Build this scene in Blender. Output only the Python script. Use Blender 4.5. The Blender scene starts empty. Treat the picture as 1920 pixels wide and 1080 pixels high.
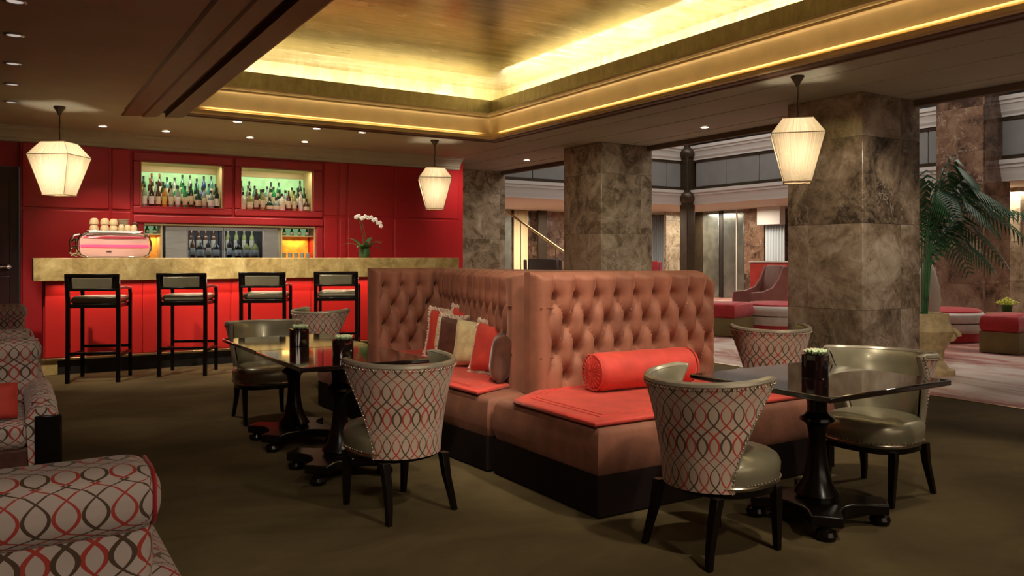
import bpy, bmesh, math, random
from math import sin, cos, pi, radians as R, sqrt, exp
from mathutils import Vector, Matrix, noise as mn
random.seed(7)
sc = bpy.context.scene
C = sc.collection
# ------------------------------------------------------------------ camera, world, exposure
cam = bpy.data.objects.new('camera', bpy.data.cameras.new('camera')); C.objects.link(cam)
cam.data.sensor_width = 36; cam.data.lens = 36*1513/1920; cam.data.shift_y = -58/1920
cam.data.clip_end = 200; cam.data.clip_start = .05
cam.location = (0, 0, 1.35); cam.rotation_euler = (pi/2, 0, -R(32.08))
sc.camera = cam
w = bpy.data.worlds.new('world'); sc.world = w; w.use_nodes = True
w.node_tree.nodes['Background'].inputs[0].default_value = (1, .8, .6, 1)
w.node_tree.nodes['Background'].inputs[1].default_value = .02
sc.view_settings.view_transform = 'Standard'; sc.view_settings.look = 'None'
sc.view_settings.exposure = 0.38; sc.view_settings.gamma = 1; sc.view_settings.use_curve_mapping = False
sc.cycles.max_bounces = 7; sc.cycles.diffuse_bounces = 3; sc.cycles.glossy_bounces = 3
sc.cycles.transmission_bounces = 4; sc.cycles.sample_clamp_indirect = 4; sc.cycles.caustics_reflective = False
sc.cycles.caustics_refractive = False

WARM = (1, .72, .42); SOFT = (1, .86, .67)
def lamp(name, kind, loc, power, color=WARM, rot=(0,0,0), size=.1, sy=None, spot=70, blend=.6, parent=None):
    l = bpy.data.lights.new(name, kind); l.energy = power; l.color = color
    if kind == 'AREA':
        l.size = size
        if sy: l.shape = 'RECTANGLE'; l.size_y = sy
    else: l.shadow_soft_size = size
    if kind == 'SPOT': l.spot_size = R(spot); l.spot_blend = blend
    o = bpy.data.objects.new(name, l); C.objects.link(o); o.location = loc; o.rotation_euler = rot
    if parent: o.parent = parent
    return o
def aim(o, target):
    d = Vector(target) - o.location
    o.rotation_euler = d.to_track_quat('-Z', 'Y').to_euler()
# cove lights: short strips hidden behind the gold upstand of the coffer (X 1.78..5.96, Y .5..10.05)
COVE = 12; LIP = .95
def strips(n, a0, a1, fixed, side, z, off, power, gap, wid, tilt, nm, col=(1, .94, .83)):
    L = (a1-a0)/n
    for k in range(n):
        c = a0+L*(k+.5)
        if side == 'far': loc = (c, fixed+off, z); rot = (R(180-tilt), 0, 0)
        elif side == 'right': loc = (fixed+off, c, z); rot = (R(180-tilt), 0, -pi/2)
        else: loc = (fixed-off, c, z); rot = (R(180-tilt), 0, pi/2)
        lamp(nm, 'AREA', loc, power*(L-gap), col, rot, L-gap, wid)
strips(4, 1.75, 5.95, 10.05, 'far', 3.50, .10, COVE, .10, .05, 22, 'cove_light')
strips(7, .6, 10.0, 5.96, 'right', 3.50, .10, COVE*1.3, .10, .05, 22, 'cove_light')
strips(7, .6, 10.0, 1.78, 'left', 3.50, .10, COVE, .10, .05, 22, 'cove_light')
strips(1, 2.0, 5.74, 10.05, 'far', 3.066, -.034, LIP, .0, .02, -12, 'crown_light', (1, .80, .50))
strips(1, .8, 9.8, 5.96, 'right', 3.066, -.034, LIP, .0, .02, -12, 'crown_light', (1, .80, .50))
# strip under the bar counter, in the wall niches and behind the lower shelves
lamp('bar_strip', 'AREA', (2.6, 10.56, 1.055), 9, (1, .60, .42), (R(-14), 0, 0), 4.3, .04)
lamp('niche_strip', 'AREA', (2.16, 12.48, 2.69), 9, (1, .92, .62), (R(12), 0, 0), 1.0, .12)
lamp('niche_strip', 'AREA', (3.52, 12.48, 2.69), 9, (1, .92, .62), (R(12), 0, 0), 1.0, .12)
lamp('cubby_strip', 'AREA', (3.85, 12.6, 1.62), 1.6, (1, .62, .2), (0, 0, 0), .4, .1)
lamp('cubby_strip', 'AREA', (1.76, 12.6, 1.64), .8, (1, .72, .3), (0, 0, 0), .18, .1)
lamp('fridge_strip', 'AREA', (2.7, 12.435, 1.77), 5, (.85, .92, 1), (R(8), 0, 0), 1.5, .03)
# added soft fill behind the camera, no real source stands there
lamp('unseen_front_fill', 'AREA', (3.2, -2.9, 1.7), 45, (1, .80, .58), (R(78), 0, 0), 5.5, 1.6)
# lobby
for (x, y, z, e, s) in ((12.5, 9, 7.6, 260, 5), (13, 3, 7.6, 110, 4), (14.5, 15, 7.6, 170, 4)):
    lamp('lobby_ceiling_light', 'AREA', (x, y, z), e, (1, .90, .80), (0, 0, 0), s)
for (x, y, e) in ((10, 20, 90), (13.5, 20.6, 110), (16.5, 19.6, 80), (19.6, 19.4, 55), (18.8, 17.2, 55), (19, 13, 50), (19, 9.5, 60), (19, 6, 50)):
    lamp('under_gallery_fill', 'AREA', (x, y, 2.8), e, (1, .86, .68), (0, 0, 0), .9)  # added area lights without fittings, to brighten the space under the gallery

# ------------------------------------------------------------------ materials
class NT:
    def __init__(s, m): s.t = m.node_tree; s.n = s.t.nodes; s.l = s.t.links
    def add(s, typ, **kw):
        n = s.n.new(typ)
        for k, v in kw.items(): setattr(n, k, v)
        return n
    def set(s, sock, v):
        if isinstance(v, bpy.types.NodeSocket): s.l.new(v, sock)
        elif v is not None: sock.default_value = v
    def math(s, op, a, b=None, c=None, clamp=False):
        n = s.add('ShaderNodeMath', operation=op, use_clamp=clamp)
        for i, v in enumerate((a, b, c)):
            if v is not None: s.set(n.inputs[i], v)
        return n.outputs[0]
    def mix(s, f, a, b, mode='MIX'):
        n = s.add('ShaderNodeMix', data_type='RGBA', blend_type=mode)
        s.set(n.inputs[0], f); s.set(n.inputs[6], a); s.set(n.inputs[7], b)
        return n.outputs[2]
    def coord(s, which='Object', scale=(1,1,1), rot=(0,0,0)):
        c = s.add('ShaderNodeTexCoord'); m = s.add('ShaderNodeMapping')
        m.inputs['Scale'].default_value = scale; m.inputs['Rotation'].default_value = rot
        s.l.new(c.outputs[which], m.inputs[0]); return m.outputs[0]
    def noise(s, vec, scale, detail=4, rough=.55, dist=0):
        n = s.add('ShaderNodeTexNoise'); s.l.new(vec, n.inputs['Vector'])
        n.inputs['Scale'].default_value = scale; n.inputs['Detail'].default_value = detail
        n.inputs['Roughness'].default_value = rough; n.inputs['Distortion'].default_value = dist
        return n.outputs[0]
    def ramp(s, f, stops):
        n = s.add('ShaderNodeValToRGB'); s.l.new(f, n.inputs[0]); e = n.color_ramp.elements
        while len(e) < len(stops): e.new(.5)
        for i, (p, c) in enumerate(stops):
            e[i].position = p; e[i].color = (c, c, c, 1) if isinstance(c, (int, float)) else (*c, 1)
        return n.outputs[0]
    def bump(s, h, strength=.2, dist=.01):
        n = s.add('ShaderNodeBump'); n.inputs['Strength'].default_value = strength
        n.inputs['Distance'].default_value = dist; s.l.new(h, n.inputs['Height']); return n.outputs[0]
MATS = {}
def mat(name, col, rough=.5, metal=0, var=0, vscale=8, bump=0, bscale=60, coat=0, sheen=0, sheen_tint=None,
        trans=0, emit=0, emit_col=None, spec=None, ior=None, coord='Object', stretch=(1,1,1)):
    m = bpy.data.materials.new(name); m.use_nodes = True; t = NT(m); p = t.n['Principled BSDF']; MATS[name] = m
    p.inputs['Roughness'].default_value = rough; p.inputs['Metallic'].default_value = metal
    p.inputs['Coat Weight'].default_value = coat; p.inputs['Coat Roughness'].default_value = .05
    p.inputs['Sheen Weight'].default_value = sheen; p.inputs['Sheen Roughness'].default_value = .35
    if sheen_tint: p.inputs['Sheen Tint'].default_value = (*sheen_tint, 1)
    p.inputs['Transmission Weight'].default_value = trans
    if spec is not None: p.inputs['Specular IOR Level'].default_value = spec
    if ior: p.inputs['IOR'].default_value = ior
    p.inputs['Base Color'].default_value = (*col, 1)
    if emit:
        p.inputs['Emission Color'].default_value = (*(emit_col or col), 1); p.inputs['Emission Strength'].default_value = emit
    vec = t.coord(coord, stretch)
    if var:
        n = t.noise(vec, vscale)
        d = tuple(c*(1-var) for c in col); u = tuple(min(1, c*(1+var)) for c in col)
        t.l.new(t.ramp(n, [(.3, d), (.7, u)]), p.inputs['Base Color'])
    if bump:
        t.l.new(t.bump(t.noise(vec, bscale, 3), bump), p.inputs['Normal'])
    return m
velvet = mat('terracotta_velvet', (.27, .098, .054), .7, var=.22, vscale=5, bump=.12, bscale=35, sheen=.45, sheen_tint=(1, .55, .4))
velvet_seat_shaded = mat('seat_velvet_shaded', (.205, .074, .041), .75, var=.28, vscale=6, bump=.15, bscale=30, sheen=.4, sheen_tint=(1, .55, .4))  # darker copy of the back's velvet; the seat's weaker light is in the colour
velvet_dk = mat('brown_velvet', (.17, .058, .034), .75, var=.25, vscale=5, bump=.1, bscale=30, sheen=.6, sheen_tint=(1, .5, .35))
redvel = mat('coral_velvet', (.60, .055, .036), .7, var=.18, vscale=7, bump=.15, bscale=25, sheen=.6, sheen_tint=(1, .5, .4))
fringe_gap_dk = mat('dark_fringe_and_gap_shade', (.013, .0065, .005), .9, spec=.15)
button_m = mat('shade_darkened_button', (.05, .018, .012), .9)  # colour darkened to stand for the shade inside the tufting dimples
cream_fr = mat('cream_fringe', (.72, .55, .42), .8, var=.2, vscale=40)
tan_vel = mat('tan_velvet', (.60, .48, .24), .7, var=.25, vscale=14, bump=.25, bscale=18, sheen=.5)
choc = mat('chocolate_satin', (.10, .034, .020), .55, var=.3, vscale=16, bump=.35, bscale=12, sheen=.4)
leather = mat('olive_leather', (.27, .245, .16), .33, .35, var=.15, vscale=6, bump=.05, bscale=120, coat=.15)
lpipe = mat('leather_rim', (.42, .38, .29), .3, .35)
nail = mat('nickel_nailheads', (.62, .55, .45), .25, 1)
black = mat('ebonised_wood', (.006, .004, .003), .24, spec=.28)
gloss = mat('black_lacquer_top', (.010, .005, .005), .07, coat=1, spec=.9)
redpan = mat('red_lacquer_panel', (.44, .012, .018), .42, var=.06, vscale=3)
redbar = mat('red_bar_front', (.66, .022, .018), .45, var=.05, vscale=3)
redtrim = mat('red_lacquer_frame', (.36, .018, .024), .35)
ceil_m = mat('taupe_plaster', (.50, .49, .39), .75, var=.06, vscale=2)
cream_m = mat('gold_painted_moulding', (.82, .62, .29), .42, var=.08, vscale=4)
brown_m = mat('brown_painted_moulding', (.16, .085, .045), .5, var=.1, vscale=3, stretch=(6, .6, 6))
dark_m = mat('dark_gap', (.01, .006, .004), .6)
steel = mat('brushed_steel', (.34, .37, .39), .32, .7, var=.1, vscale=3, stretch=(1,1,10))
chrome = mat('chrome', (.8, .8, .8), .12, 1)
brass = mat('brass', (.62, .47, .24), .28, 1)
bronze = mat('dark_bronze', (.055, .038, .022), .4, .5, var=.2, vscale=5)
white_m = mat('white_moulding', (.55, .54, .51), .5)
grey_m = mat('grey_gallery_panel', (.20, .205, .20), .5, var=.08, vscale=2)
soffit_m = mat('beige_soffit', (.55, .47, .38), .7)
dark_wall = mat('dark_wall', (.03, .022, .017), .8)
cerami = mat('tan_ceramic', (.80, .60, .34), .4)
cerami_w = mat('white_ceramic', (.75, .68, .55), .35)
pink_m = mat('pale_pink_enamel', (.95, .58, .50), .25, coat=.5)
hot_m = mat('pink_red_light', (.9, .05, .10), .3, emit=1.6)
leafm = mat('dark_leaf', (.035, .10, .03), .45, var=.4, vscale=9)
palm_m = mat('palm_leaf', (.04, .15, .055), .4, var=.5, vscale=6)
succ = mat('pale_green_succulent', (.58, .72, .42), .5, var=.4, vscale=40)
petal = mat('white_petal', (.85, .78, .74), .6)
yel = mat('yellow_green_flower', (.70, .75, .10), .5, var=.3, vscale=30)
stone = mat('carved_cream_stone', (.50, .38, .20), .7, var=.3, vscale=12, bump=.6, bscale=14)
ivory = mat('ivory_glaze', (.62, .54, .45), .4)
curtain_m = mat('pale_blue_curtain', (.50, .56, .60), .8)
drape_m = mat('cream_drape', (.80, .66, .40), .8)
mirror_m = mat('antique_mirror', (.28, .30, .27), .22, .8, var=.3, vscale=3)
olive_sk = mat('olive_satin_skirt', (.20, .16, .06), .5, var=.15, vscale=6)
redsatin = mat('crimson_velvet', (.46, .02, .025), .6, var=.2, vscale=8, sheen=.4)
rose = mat('dusky_rose_leather', (.24, .09, .07), .45, var=.2, vscale=4)
stripe_w = mat('cream_satin', (.60, .54, .47), .5, var=.12, vscale=6)
green_back = mat('green_lit_glass', (.36, .68, .36), .35, emit=.22, emit_col=(.5, .9, .45), var=.2, vscale=6)
shelf_wood = mat('gold_niche_lining', (.50, .40, .20), .5)
orange_back = mat('amber_lit_panel', (.75, .38, .06), .5, var=.35, vscale=9)
glass_m = mat('clear_glass', (.95, .97, .95), .03, trans=1, ior=1.1)
lens = mat('downlight_lens', (1, .9, .75), .4, emit=9, emit_col=(1, .88, .72))
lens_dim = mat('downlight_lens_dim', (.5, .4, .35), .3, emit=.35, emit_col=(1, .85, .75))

def shade_mat():
    m = bpy.data.materials.new('pleated_silk_shade'); m.use_nodes = True; t = NT(m)
    p = t.n['Principled BSDF']; out = t.n['Material Output']
    v = t.coord('UV', (1, 1, 1)); sx = t.add('ShaderNodeSeparateXYZ'); t.l.new(v, sx.inputs[0])
    pl = t.math('SINE', t.math('MULTIPLY', sx.outputs[0], 2*pi/.018))
    n = t.noise(t.coord('UV', (60, 2, 1)), 1, 3)
    c = t.ramp(t.math('ADD', t.math('MULTIPLY', pl, .12), n), [(.2, (.62, .50, .32)), (.75, (.95, .86, .66))])
    d = t.add('ShaderNodeBsdfDiffuse'); tr = t.add('ShaderNodeBsdfTranslucent')
    t.l.new(c, d.inputs[0]); t.l.new(c, tr.inputs[0])
    ms = t.add('ShaderNodeMixShader'); ms.inputs[0].default_value = .62
    t.l.new(d.outputs[0], ms.inputs[1]); t.l.new(tr.outputs[0], ms.inputs[2])
    t.l.new(ms.outputs[0], out.inputs[0]); return m
shade_m = shade_mat()

def fabric(name, P=.108, L=.28, base=(.54, .41, .32), red=(.46, .05, .035), brn=(.09, .052, .03), wd=.0044):
    m = bpy.data.materials.new(name); m.use_nodes = True; t = NT(m); p = t.n['Principled BSDF']
    c = t.add('ShaderNodeTexCoord'); sx = t.add('ShaderNodeSeparateXYZ'); t.l.new(c.outputs['UV'], sx.inputs[0])
    x, y = sx.outputs[0], sx.outputs[1]
    ang = t.math('MULTIPLY', y, 2*pi/L)
    s = t.math('MULTIPLY_ADD', t.math('SINE', ang), .465*P, .25*P)
    ns = t.math('MULTIPLY', s, -1.0)
    wv = t.math('MULTIPLY_ADD', t.math('COSINE', t.math('ADD', ang, .7)), wd*.35, wd)
    def line(off, sh):
        v = t.math('ADD', t.math('ADD', x, off), sh)
        d = t.math('PINGPONG', v, P/2)
        return t.math('LESS_THAN', d, wv)
    r = t.math('MAXIMUM', line(0, s), line(0, ns)); b = t.math('MAXIMUM', line(P/2, s), line(P/2, ns))
    bn = t.noise(c.outputs['UV'], 6, 2)
    bc = t.ramp(bn, [(.3, tuple(k*.88 for k in base)), (.7, tuple(min(1, k*1.1) for k in base))])
    col = t.mix(r, bc, (*red, 1)); col = t.mix(b, col, (*brn, 1))
    t.l.new(col, p.inputs['Base Color']); p.inputs['Roughness'].default_value = .7
    p.inputs['Sheen Weight'].default_value = .2
    t.l.new(t.bump(t.math('MAXIMUM', r, b), .25, .003), p.inputs['Normal'])
    return m
fab = fabric('ogee_weave_fabric')
fab2 = fabric('ogee_weave_fabric_wide', P=.102, L=.20, base=(.58, .49, .45), wd=.0044)

def marble(name, dark=(.055, .036, .024), mid=(.17, .115, .072), light=(.34, .27, .19), rough=.16, block=(1.1, .9), zoff=.8, fine=False):
    m = bpy.data.materials.new(name); m.use_nodes = True; t = NT(m); p = t.n['Principled BSDF']
    g = t.add('ShaderNodeNewGeometry'); c = t.add('ShaderNodeTexCoord')
    sx = t.add('ShaderNodeSeparateXYZ'); t.l.new(g.outputs['Position'], sx.inputs[0])
    h = t.math('ADD', sx.outputs[0], sx.outputs[1])
    iz = t.math('FLOOR', t.math('DIVIDE', t.math('SUBTRACT', sx.outputs[2], zoff), block[1]))
    ih = t.math('FLOOR', t.math('DIVIDE', h, block[0]))
    cb = t.add('ShaderNodeCombineXYZ'); t.l.new(iz, cb.inputs[0]); t.l.new(ih, cb.inputs[1])
    wn = t.add('ShaderNodeTexWhiteNoise'); t.l.new(cb.outputs[0], wn.inputs[0])
    sc3 = t.add('ShaderNodeVectorMath', operation='SCALE'); t.l.new(wn.outputs[1], sc3.inputs[0]); sc3.inputs[3].default_value = 9
    av = t.add('ShaderNodeVectorMath', operation='ADD'); t.l.new(g.outputs['Position'], av.inputs[0]); t.l.new(sc3.outputs[0], av.inputs[1])
    vec = av.outputs[0]
    n1 = t.noise(vec, 3.0 if fine else 1.25, 9, .66 if fine else .62, 1.1); n2 = t.noise(vec, 14 if fine else 7, 6, .7, 1.5)
    k = t.math('MULTIPLY_ADD', n2, .30, t.math('MULTIPLY', n1, .85))
    k = t.math('ADD', k, t.math('MULTIPLY_ADD', wn.outputs[0], .09, -.07))
    col = t.ramp(k, [(.42, dark), (.50, tuple(a*.4+b*.6 for a, b in zip(dark, mid))), (.56, mid), (.66, tuple(a*.5+b*.5 for a, b in zip(mid, light))), (.78, light)])
    vn = t.noise(vec, 2.6, 9, .68, 1.2)
    vein = t.ramp(t.math('ABSOLUTE', t.math('SUBTRACT', vn, .5)), [(0, 1.0), (.006, .35), (.013, 0)])
    vmask = t.ramp(t.noise(vec, 1.7, 2), [(.46, 0), (.6, .9)])
    col = t.mix(t.math('MULTIPLY', vein, vmask), col, (.62, .52, .42, 1))
    vo = t.add('ShaderNodeTexVoronoi', feature='F1'); t.l.new(vec, vo.inputs[0]); vo.inputs['Scale'].default_value = 9
    sp = t.ramp(vo.outputs[0], [(.10, .7), (.2, 0)])
    smask = t.ramp(t.noise(vec, 5, 3), [(.58, 0), (.68, 1)])
    col = t.mix(t.math('MULTIPLY', sp, smask), col, (.05, .034, .024, 1))
    # block joints
    fz = t.math('PINGPONG', t.math('SUBTRACT', sx.outputs[2], zoff), block[1]/2)
    j = t.math('LESS_THAN', fz, .003)
    col = t.mix(t.math('MULTIPLY', j, .6), col, (.03, .02, .015, 1))
    t.l.new(col, p.inputs['Base Color']); p.inputs['Roughness'].default_value = rough
    return m
marb = marble('brown_marble', dark=(.045, .033, .023), mid=(.25, .185, .125), light=(.60, .51, .40))
marb_d = marble('dark_brown_marble', dark=(.05, .03, .022), mid=(.17, .10, .065), light=(.30, .21, .14))
marb_l = marble('grey_beige_marble', dark=(.15, .115, .07), mid=(.36, .29, .20), light=(.56, .48, .36), fine=True)

def carpet():
    m = bpy.data.materials.new('brown_carpet'); m.use_nodes = True; t = NT(m); p = t.n['Principled BSDF']
    v = t.coord('Object'); a = t.noise(t.coord('Object', (.7, 1.0, 1)), 1.6, 6, .62, .6); b = t.noise(v, 350, 2)
    k = t.math('MULTIPLY_ADD', b, .35, t.math('MULTIPLY', a, .75))
    t.l.new(t.ramp(k, [(.35, (.062, .044, .020)), (.55, (.098, .072, .033)), (.75, (.150, .112, .050))]), p.inputs['Base Color'])
    p.inputs['Roughness'].default_value = .95; p.inputs['Specular IOR Level'].default_value = .1
    t.l.new(t.bump(b, .5, .004), p.inputs['Normal']); return m
def rug():
    m = bpy.data.materials.new('painterly_pink_rug'); m.use_nodes = True; t = NT(m); p = t.n['Principled BSDF']
    a = t.noise(t.coord('Object', (.6, .22, 1)), 1.6, 7, .68, 1.4); b = t.noise(t.coord('Object'), 220, 2)
    k = t.math('MULTIPLY_ADD', b, .12, t.math('MULTIPLY', a, .92))
    t.l.new(t.ramp(k, [(.36, (.09, .055, .04)), (.46, (.30, .09, .07)), (.52, (.40, .24, .19)), (.60, (.52, .42, .36)), (.72, (.56, .49, .43))]), p.inputs['Base Color'])
    p.inputs['Roughness'].default_value = .8; return m
def goldleaf(name, rough=.27, dark=(.20, .135, .03), light=(.62, .47, .17), st=(.5, 3.2, 3), metal=1.0):
    m = bpy.data.materials.new(name); m.use_nodes = True; t = NT(m); p = t.n['Principled BSDF']
    n = t.noise(t.coord('Object', st), 1.8, 7, .68, .5); n2 = t.noise(t.coord('Object', (3, 9, 9)), 2.0, 5, .6)
    k = t.math('ADD', t.math('MULTIPLY', n, .75), t.math('MULTIPLY', n2, .25))
    t.l.new(t.ramp(k, [(.36, dark), (.64, light)]), p.inputs['Base Color'])
    t.l.new(t.math('MULTIPLY_ADD', n, .30, rough-.14), p.inputs['Roughness'])
    p.inputs['Metallic'].default_value = metal
    t.l.new(t.bump(k, .08, .02), p.inputs['Normal']); return m
carpet_m = carpet(); rug_m = rug(); gold_m = goldleaf('gold_leaf_ceiling', .23, (.40, .33, .16), (.86, .78, .55), metal=.9); 
goldband_m = goldleaf('gold_leaf_band', .42, (.46, .36, .12), (.74, .60, .26), (6, 6, 2), .15)
def counter_mat():
    m = bpy.data.materials.new('golden_onyx'); m.use_nodes = True; t = NT(m); p = t.n['Principled BSDF']
    v = t.coord('Object'); n = t.noise(v, 3.5, 7, .68, 1.2); n2 = t.noise(v, 14, 4, .6, .5)
    sx = t.add('ShaderNodeSeparateXYZ'); t.l.new(v, sx.inputs[0])
    wn = t.add('ShaderNodeTexWhiteNoise', noise_dimensions='1D'); t.l.new(t.math('FLOOR', t.math('DIVIDE', sx.outputs[0], .16)), wn.inputs['W'])
    k = t.math('ADD', t.math('MULTIPLY', n, .7), t.math('ADD', t.math('MULTIPLY', n2, .25), t.math('MULTIPLY', wn.outputs[0], .07)))
    t.l.new(t.ramp(k, [(.36, (.30, .20, .07)), (.52, (.56, .41, .16)), (.68, (.80, .64, .30))]), p.inputs['Base Color'])
    p.inputs['Roughness'].default_value = .3; return m
onyx = counter_mat()

# ------------------------------------------------------------------ mesh helpers
class MB:
    def __init__(s): s.bm = bmesh.new(); s.uv = s.bm.loops.layers.uv.new('UVMap'); s.done = set()
    def box(s, x0, x1, y0, y1, z0, z1, M=None):
        vs = [s.bm.verts.new((x, y, z)) for z in (z0, z1) for (x, y) in ((x0,y0),(x1,y0),(x1,y1),(x0,y1))]
        for f in ((3,2,1,0),(4,5,6,7),(0,1,5,4),(1,2,6,5),(2,3,7,6),(3,0,4,7)): s.bm.faces.new([vs[i] for i in f])
        if M: bmesh.ops.transform(s.bm, matrix=M, verts=vs)
        return s
    def prism(s, poly, z0, z1, M=None):
        a = [s.bm.verts.new((x, y, z0)) for x, y in poly]; b = [s.bm.verts.new((x, y, z1)) for x, y in poly]
        n = len(poly); s.bm.faces.new(a[::-1]); s.bm.faces.new(b)
        for i in range(n): s.bm.faces.new((a[i], a[(i+1)%n], b[(i+1)%n], b[i]))
        if M: bmesh.ops.transform(s.bm, matrix=M, verts=a+b)
        return s
    def rings(s, rings, close=True, caps=True):
        R_ = [[s.bm.verts.new(p) for p in r] for r in rings]
        for a, b in zip(R_, R_[1:]):
            n = len(a)
            for i in range(n if close else n-1):
                try: s.bm.faces.new((a[i], a[(i+1)%n], b[(i+1)%n], b[i]))
                except ValueError: pass
        if caps and close:
            s.bm.faces.new(R_[0][::-1]); s.bm.faces.new(R_[-1])
        return s
    def lathe(s, prof, n=24, c=(0,0,0), sq=0, rot=0, caps=True):
        rr = []
        for r, z in prof:
            ring = []
            for i in range(n):
                a = 2*pi*i/n + rot; k = 1
                if sq: k = 1/((abs(cos(a-rot))**sq + abs(sin(a-rot))**sq)**(1/sq))
                ring.append((c[0]+max(r, 1e-4)*k*cos(a), c[1]+max(r, 1e-4)*k*sin(a), c[2]+z))
            rr.append(ring)
        return s.rings(rr, True, caps)
    def tube(s, pts, r, n=8, caps=True):
        pts = [Vector(p) for p in pts]; rr = []; up = None
        for i, p in enumerate(pts):
            d = (pts[min(i+1, len(pts)-1)] - pts[max(i-1, 0)]).normalized()
            if up is None: up = d.orthogonal().normalized()
            up = (up - d*up.dot(d)).normalized(); sd = d.cross(up)
            q = r[i] if isinstance(r, (list, tuple)) else r
            rr.append([p + (up*cos(2*pi*k/n) + sd*sin(2*pi*k/n))*q for k in range(n)])
        return s.rings(rr, True, caps)
    def beam(s, p0, p1, a, b):      # tapered square bar between two points, half widths a -> b
        rr = []
        for p, q in ((p0, a), (p1, b)):
            rr.append([(p[0]+sx*q, p[1]+sy*q, p[2]) for sx, sy in ((-1,-1),(1,-1),(1,1),(-1,1))])
        return s.rings(rr)
    def ball(s, c, r, sz=1, sub=2):
        g = bmesh.ops.create_icosphere(s.bm, subdivisions=sub, radius=r)
        for v in g['verts']: v.co = Vector((v.co.x+c[0], v.co.y+c[1], v.co.z*sz+c[2]))
        return s
    def grid(s, fn, nu, nv, uvfn=None, flip=False):
        V = [[s.bm.verts.new(fn(i/nu, j/nv)) for j in range(nv+1)] for i in range(nu+1)]
        for i in range(nu):
            for j in range(nv):
                q = [(i,j),(i+1,j),(i+1,j+1),(i,j+1)]
                if flip: q = q[::-1]
                f = s.bm.faces.new([V[a][b] for a, b in q])
                if uvfn:
                    s.done.add(f)
                    for l, (a, b) in zip(f.loops, q): l[s.uv].uv = uvfn(a/nu, b/nv)
        return s
    def build(s, name, m, parent=None, bevel=0, seg=2, sharp=38, sub=0, loc=None, rot=None, weld=False, fixn=True):
        if weld: bmesh.ops.remove_doubles(s.bm, verts=s.bm.verts, dist=1e-5)
        if fixn and not s.done: bmesh.ops.recalc_face_normals(s.bm, faces=s.bm.faces)
        s.bm.normal_update()
        for f in s.bm.faces:
            f.smooth = True
            if f in s.done: continue
            n = f.normal; k = max(range(3), key=lambda i: abs(n[i]))
            for l in f.loops:
                c = l.vert.co
                l[s.uv].uv = (c.y, c.z) if k == 0 else (c.x, c.z) if k == 1 else (c.x, c.y)
        for e in s.bm.edges:
            if len(e.link_faces) == 2 and e.calc_face_angle(0) > R(sharp): e.smooth = False
        me = bpy.data.meshes.new(name); s.bm.to_mesh(me); s.bm.free()
        me.materials.append(m)
        o = bpy.data.objects.new(name, me); C.objects.link(o)
        if parent: o.parent = parent
        if loc: o.location = loc
        if rot is not None: o.rotation_euler = (0, 0, rot) if isinstance(rot, (int, float)) else rot
        if bevel:
            b = o.modifiers.new('bevel', 'BEVEL'); b.width = bevel; b.segments = seg; b.limit_method = 'ANGLE'; b.angle_limit = R(40)
            b.harden_normals = False
        if sub:
            b = o.modifiers.new('subd', 'SUBSURF'); b.levels = sub; b.render_levels = sub
        return o
def tag(o, label, cat, group=None, kind=None):
    o['label'] = label; o['category'] = cat
    if group: o['group'] = group
    if kind: o['kind'] = kind
    return o
def thing(name, label, cat, loc=(0,0,0), rot=0, group=None):
    o = bpy.data.objects.new(name, None); C.objects.link(o); o.location = loc
    o.rotation_euler = (0, 0, rot) if isinstance(rot, (int, float)) else rot; o.empty_display_size = .1
    return tag(o, label, cat, group)
def struct(o): o['kind'] = 'structure'; return o
KIDS = {}
def copy_tree(o, parent=None):
    c = o.copy(); C.objects.link(c)
    if parent: c.parent = parent; c.matrix_parent_inverse = o.matrix_parent_inverse.copy()
    for ch in [x for x in C.objects if x.parent == o and x.name != c.name]:
        copy_tree(ch, c)
    return c
def dup(o, loc, rot, label, group=None):
    c = copy_tree(o); c.location = loc; c.rotation_euler = (0, 0, rot) if isinstance(rot, (int, float)) else rot
    c['label'] = label
    if group: c['group'] = group
    return c
ORD = ['first','second','third','fourth','fifth','sixth','seventh','eighth','ninth','tenth','eleventh','twelfth','thirteenth','fourteenth','fifteenth','sixteenth','seventeenth']

# ------------------------------------------------------------------ room shell
struct(MB().box(-2.2, 7.63, -3, 14.8, -.1, 0).build('floor', carpet_m))
struct(MB().box(7.66, 24, -6, 26, -.1, .0).build('floor', rug_m))
struct(MB().box(7.63, 7.66, -3, 14.8, -.1, .006).build('trim_1', brass))
# ceiling around the coffer
TX0, TX1, TY0, TY1 = 1.78, 5.96, .5, 10.05
m = MB()
m.box(-2.2, 1.15, -3, 14.8, 3.05, 3.2); m.box(6.16, 8.35, -3, 14.8, 3.05, 3.2)
m.box(1.15, 6.16, 10.25, 14.8, 3.05, 3.2); m.box(1.15, 6.16, -3, .3, 3.05, 3.2)
struct(m.build('ceiling', ceil_m))
struct(MB().box(8.33, 8.40, -6, 26, 2.98, 3.75).build('trim_2', mat('taupe_fascia', (.16, .115, .085), .7)))
m = MB()                                        # stepped bands along the right ceiling
for x0, x1, d in ((6.5, 6.62, .005), (7.15, 7.3, .006), (7.95, 8.05, .006)): m.box(x0, x1, -3, 14.5, 3.05-d, 3.055)
struct(m.build('trim_3', ceil_m, bevel=.004))
def frame_sweep(prof, name, mt, x0=TX0, x1=TX1, y0=TY0, y1=TY1, sides=(0,1,2,3), closed=True):
    # prof: (inset towards the coffer's middle, z); swept round the rectangle with mitred corners
    m = MB()
    rr = [[(x0+i, y0+i, z), (x1-i, y0+i, z), (x1-i, y1-i, z), (x0+i, y1-i, z)] for i, z in prof]
    if closed: rr.append(rr[0])
    for k in sides:
        m.rings([[r[k], r[(k+1)%4]] for r in rr], close=False, caps=False)
    return struct(m.build(name, mt, sharp=25, weld=True))
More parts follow.
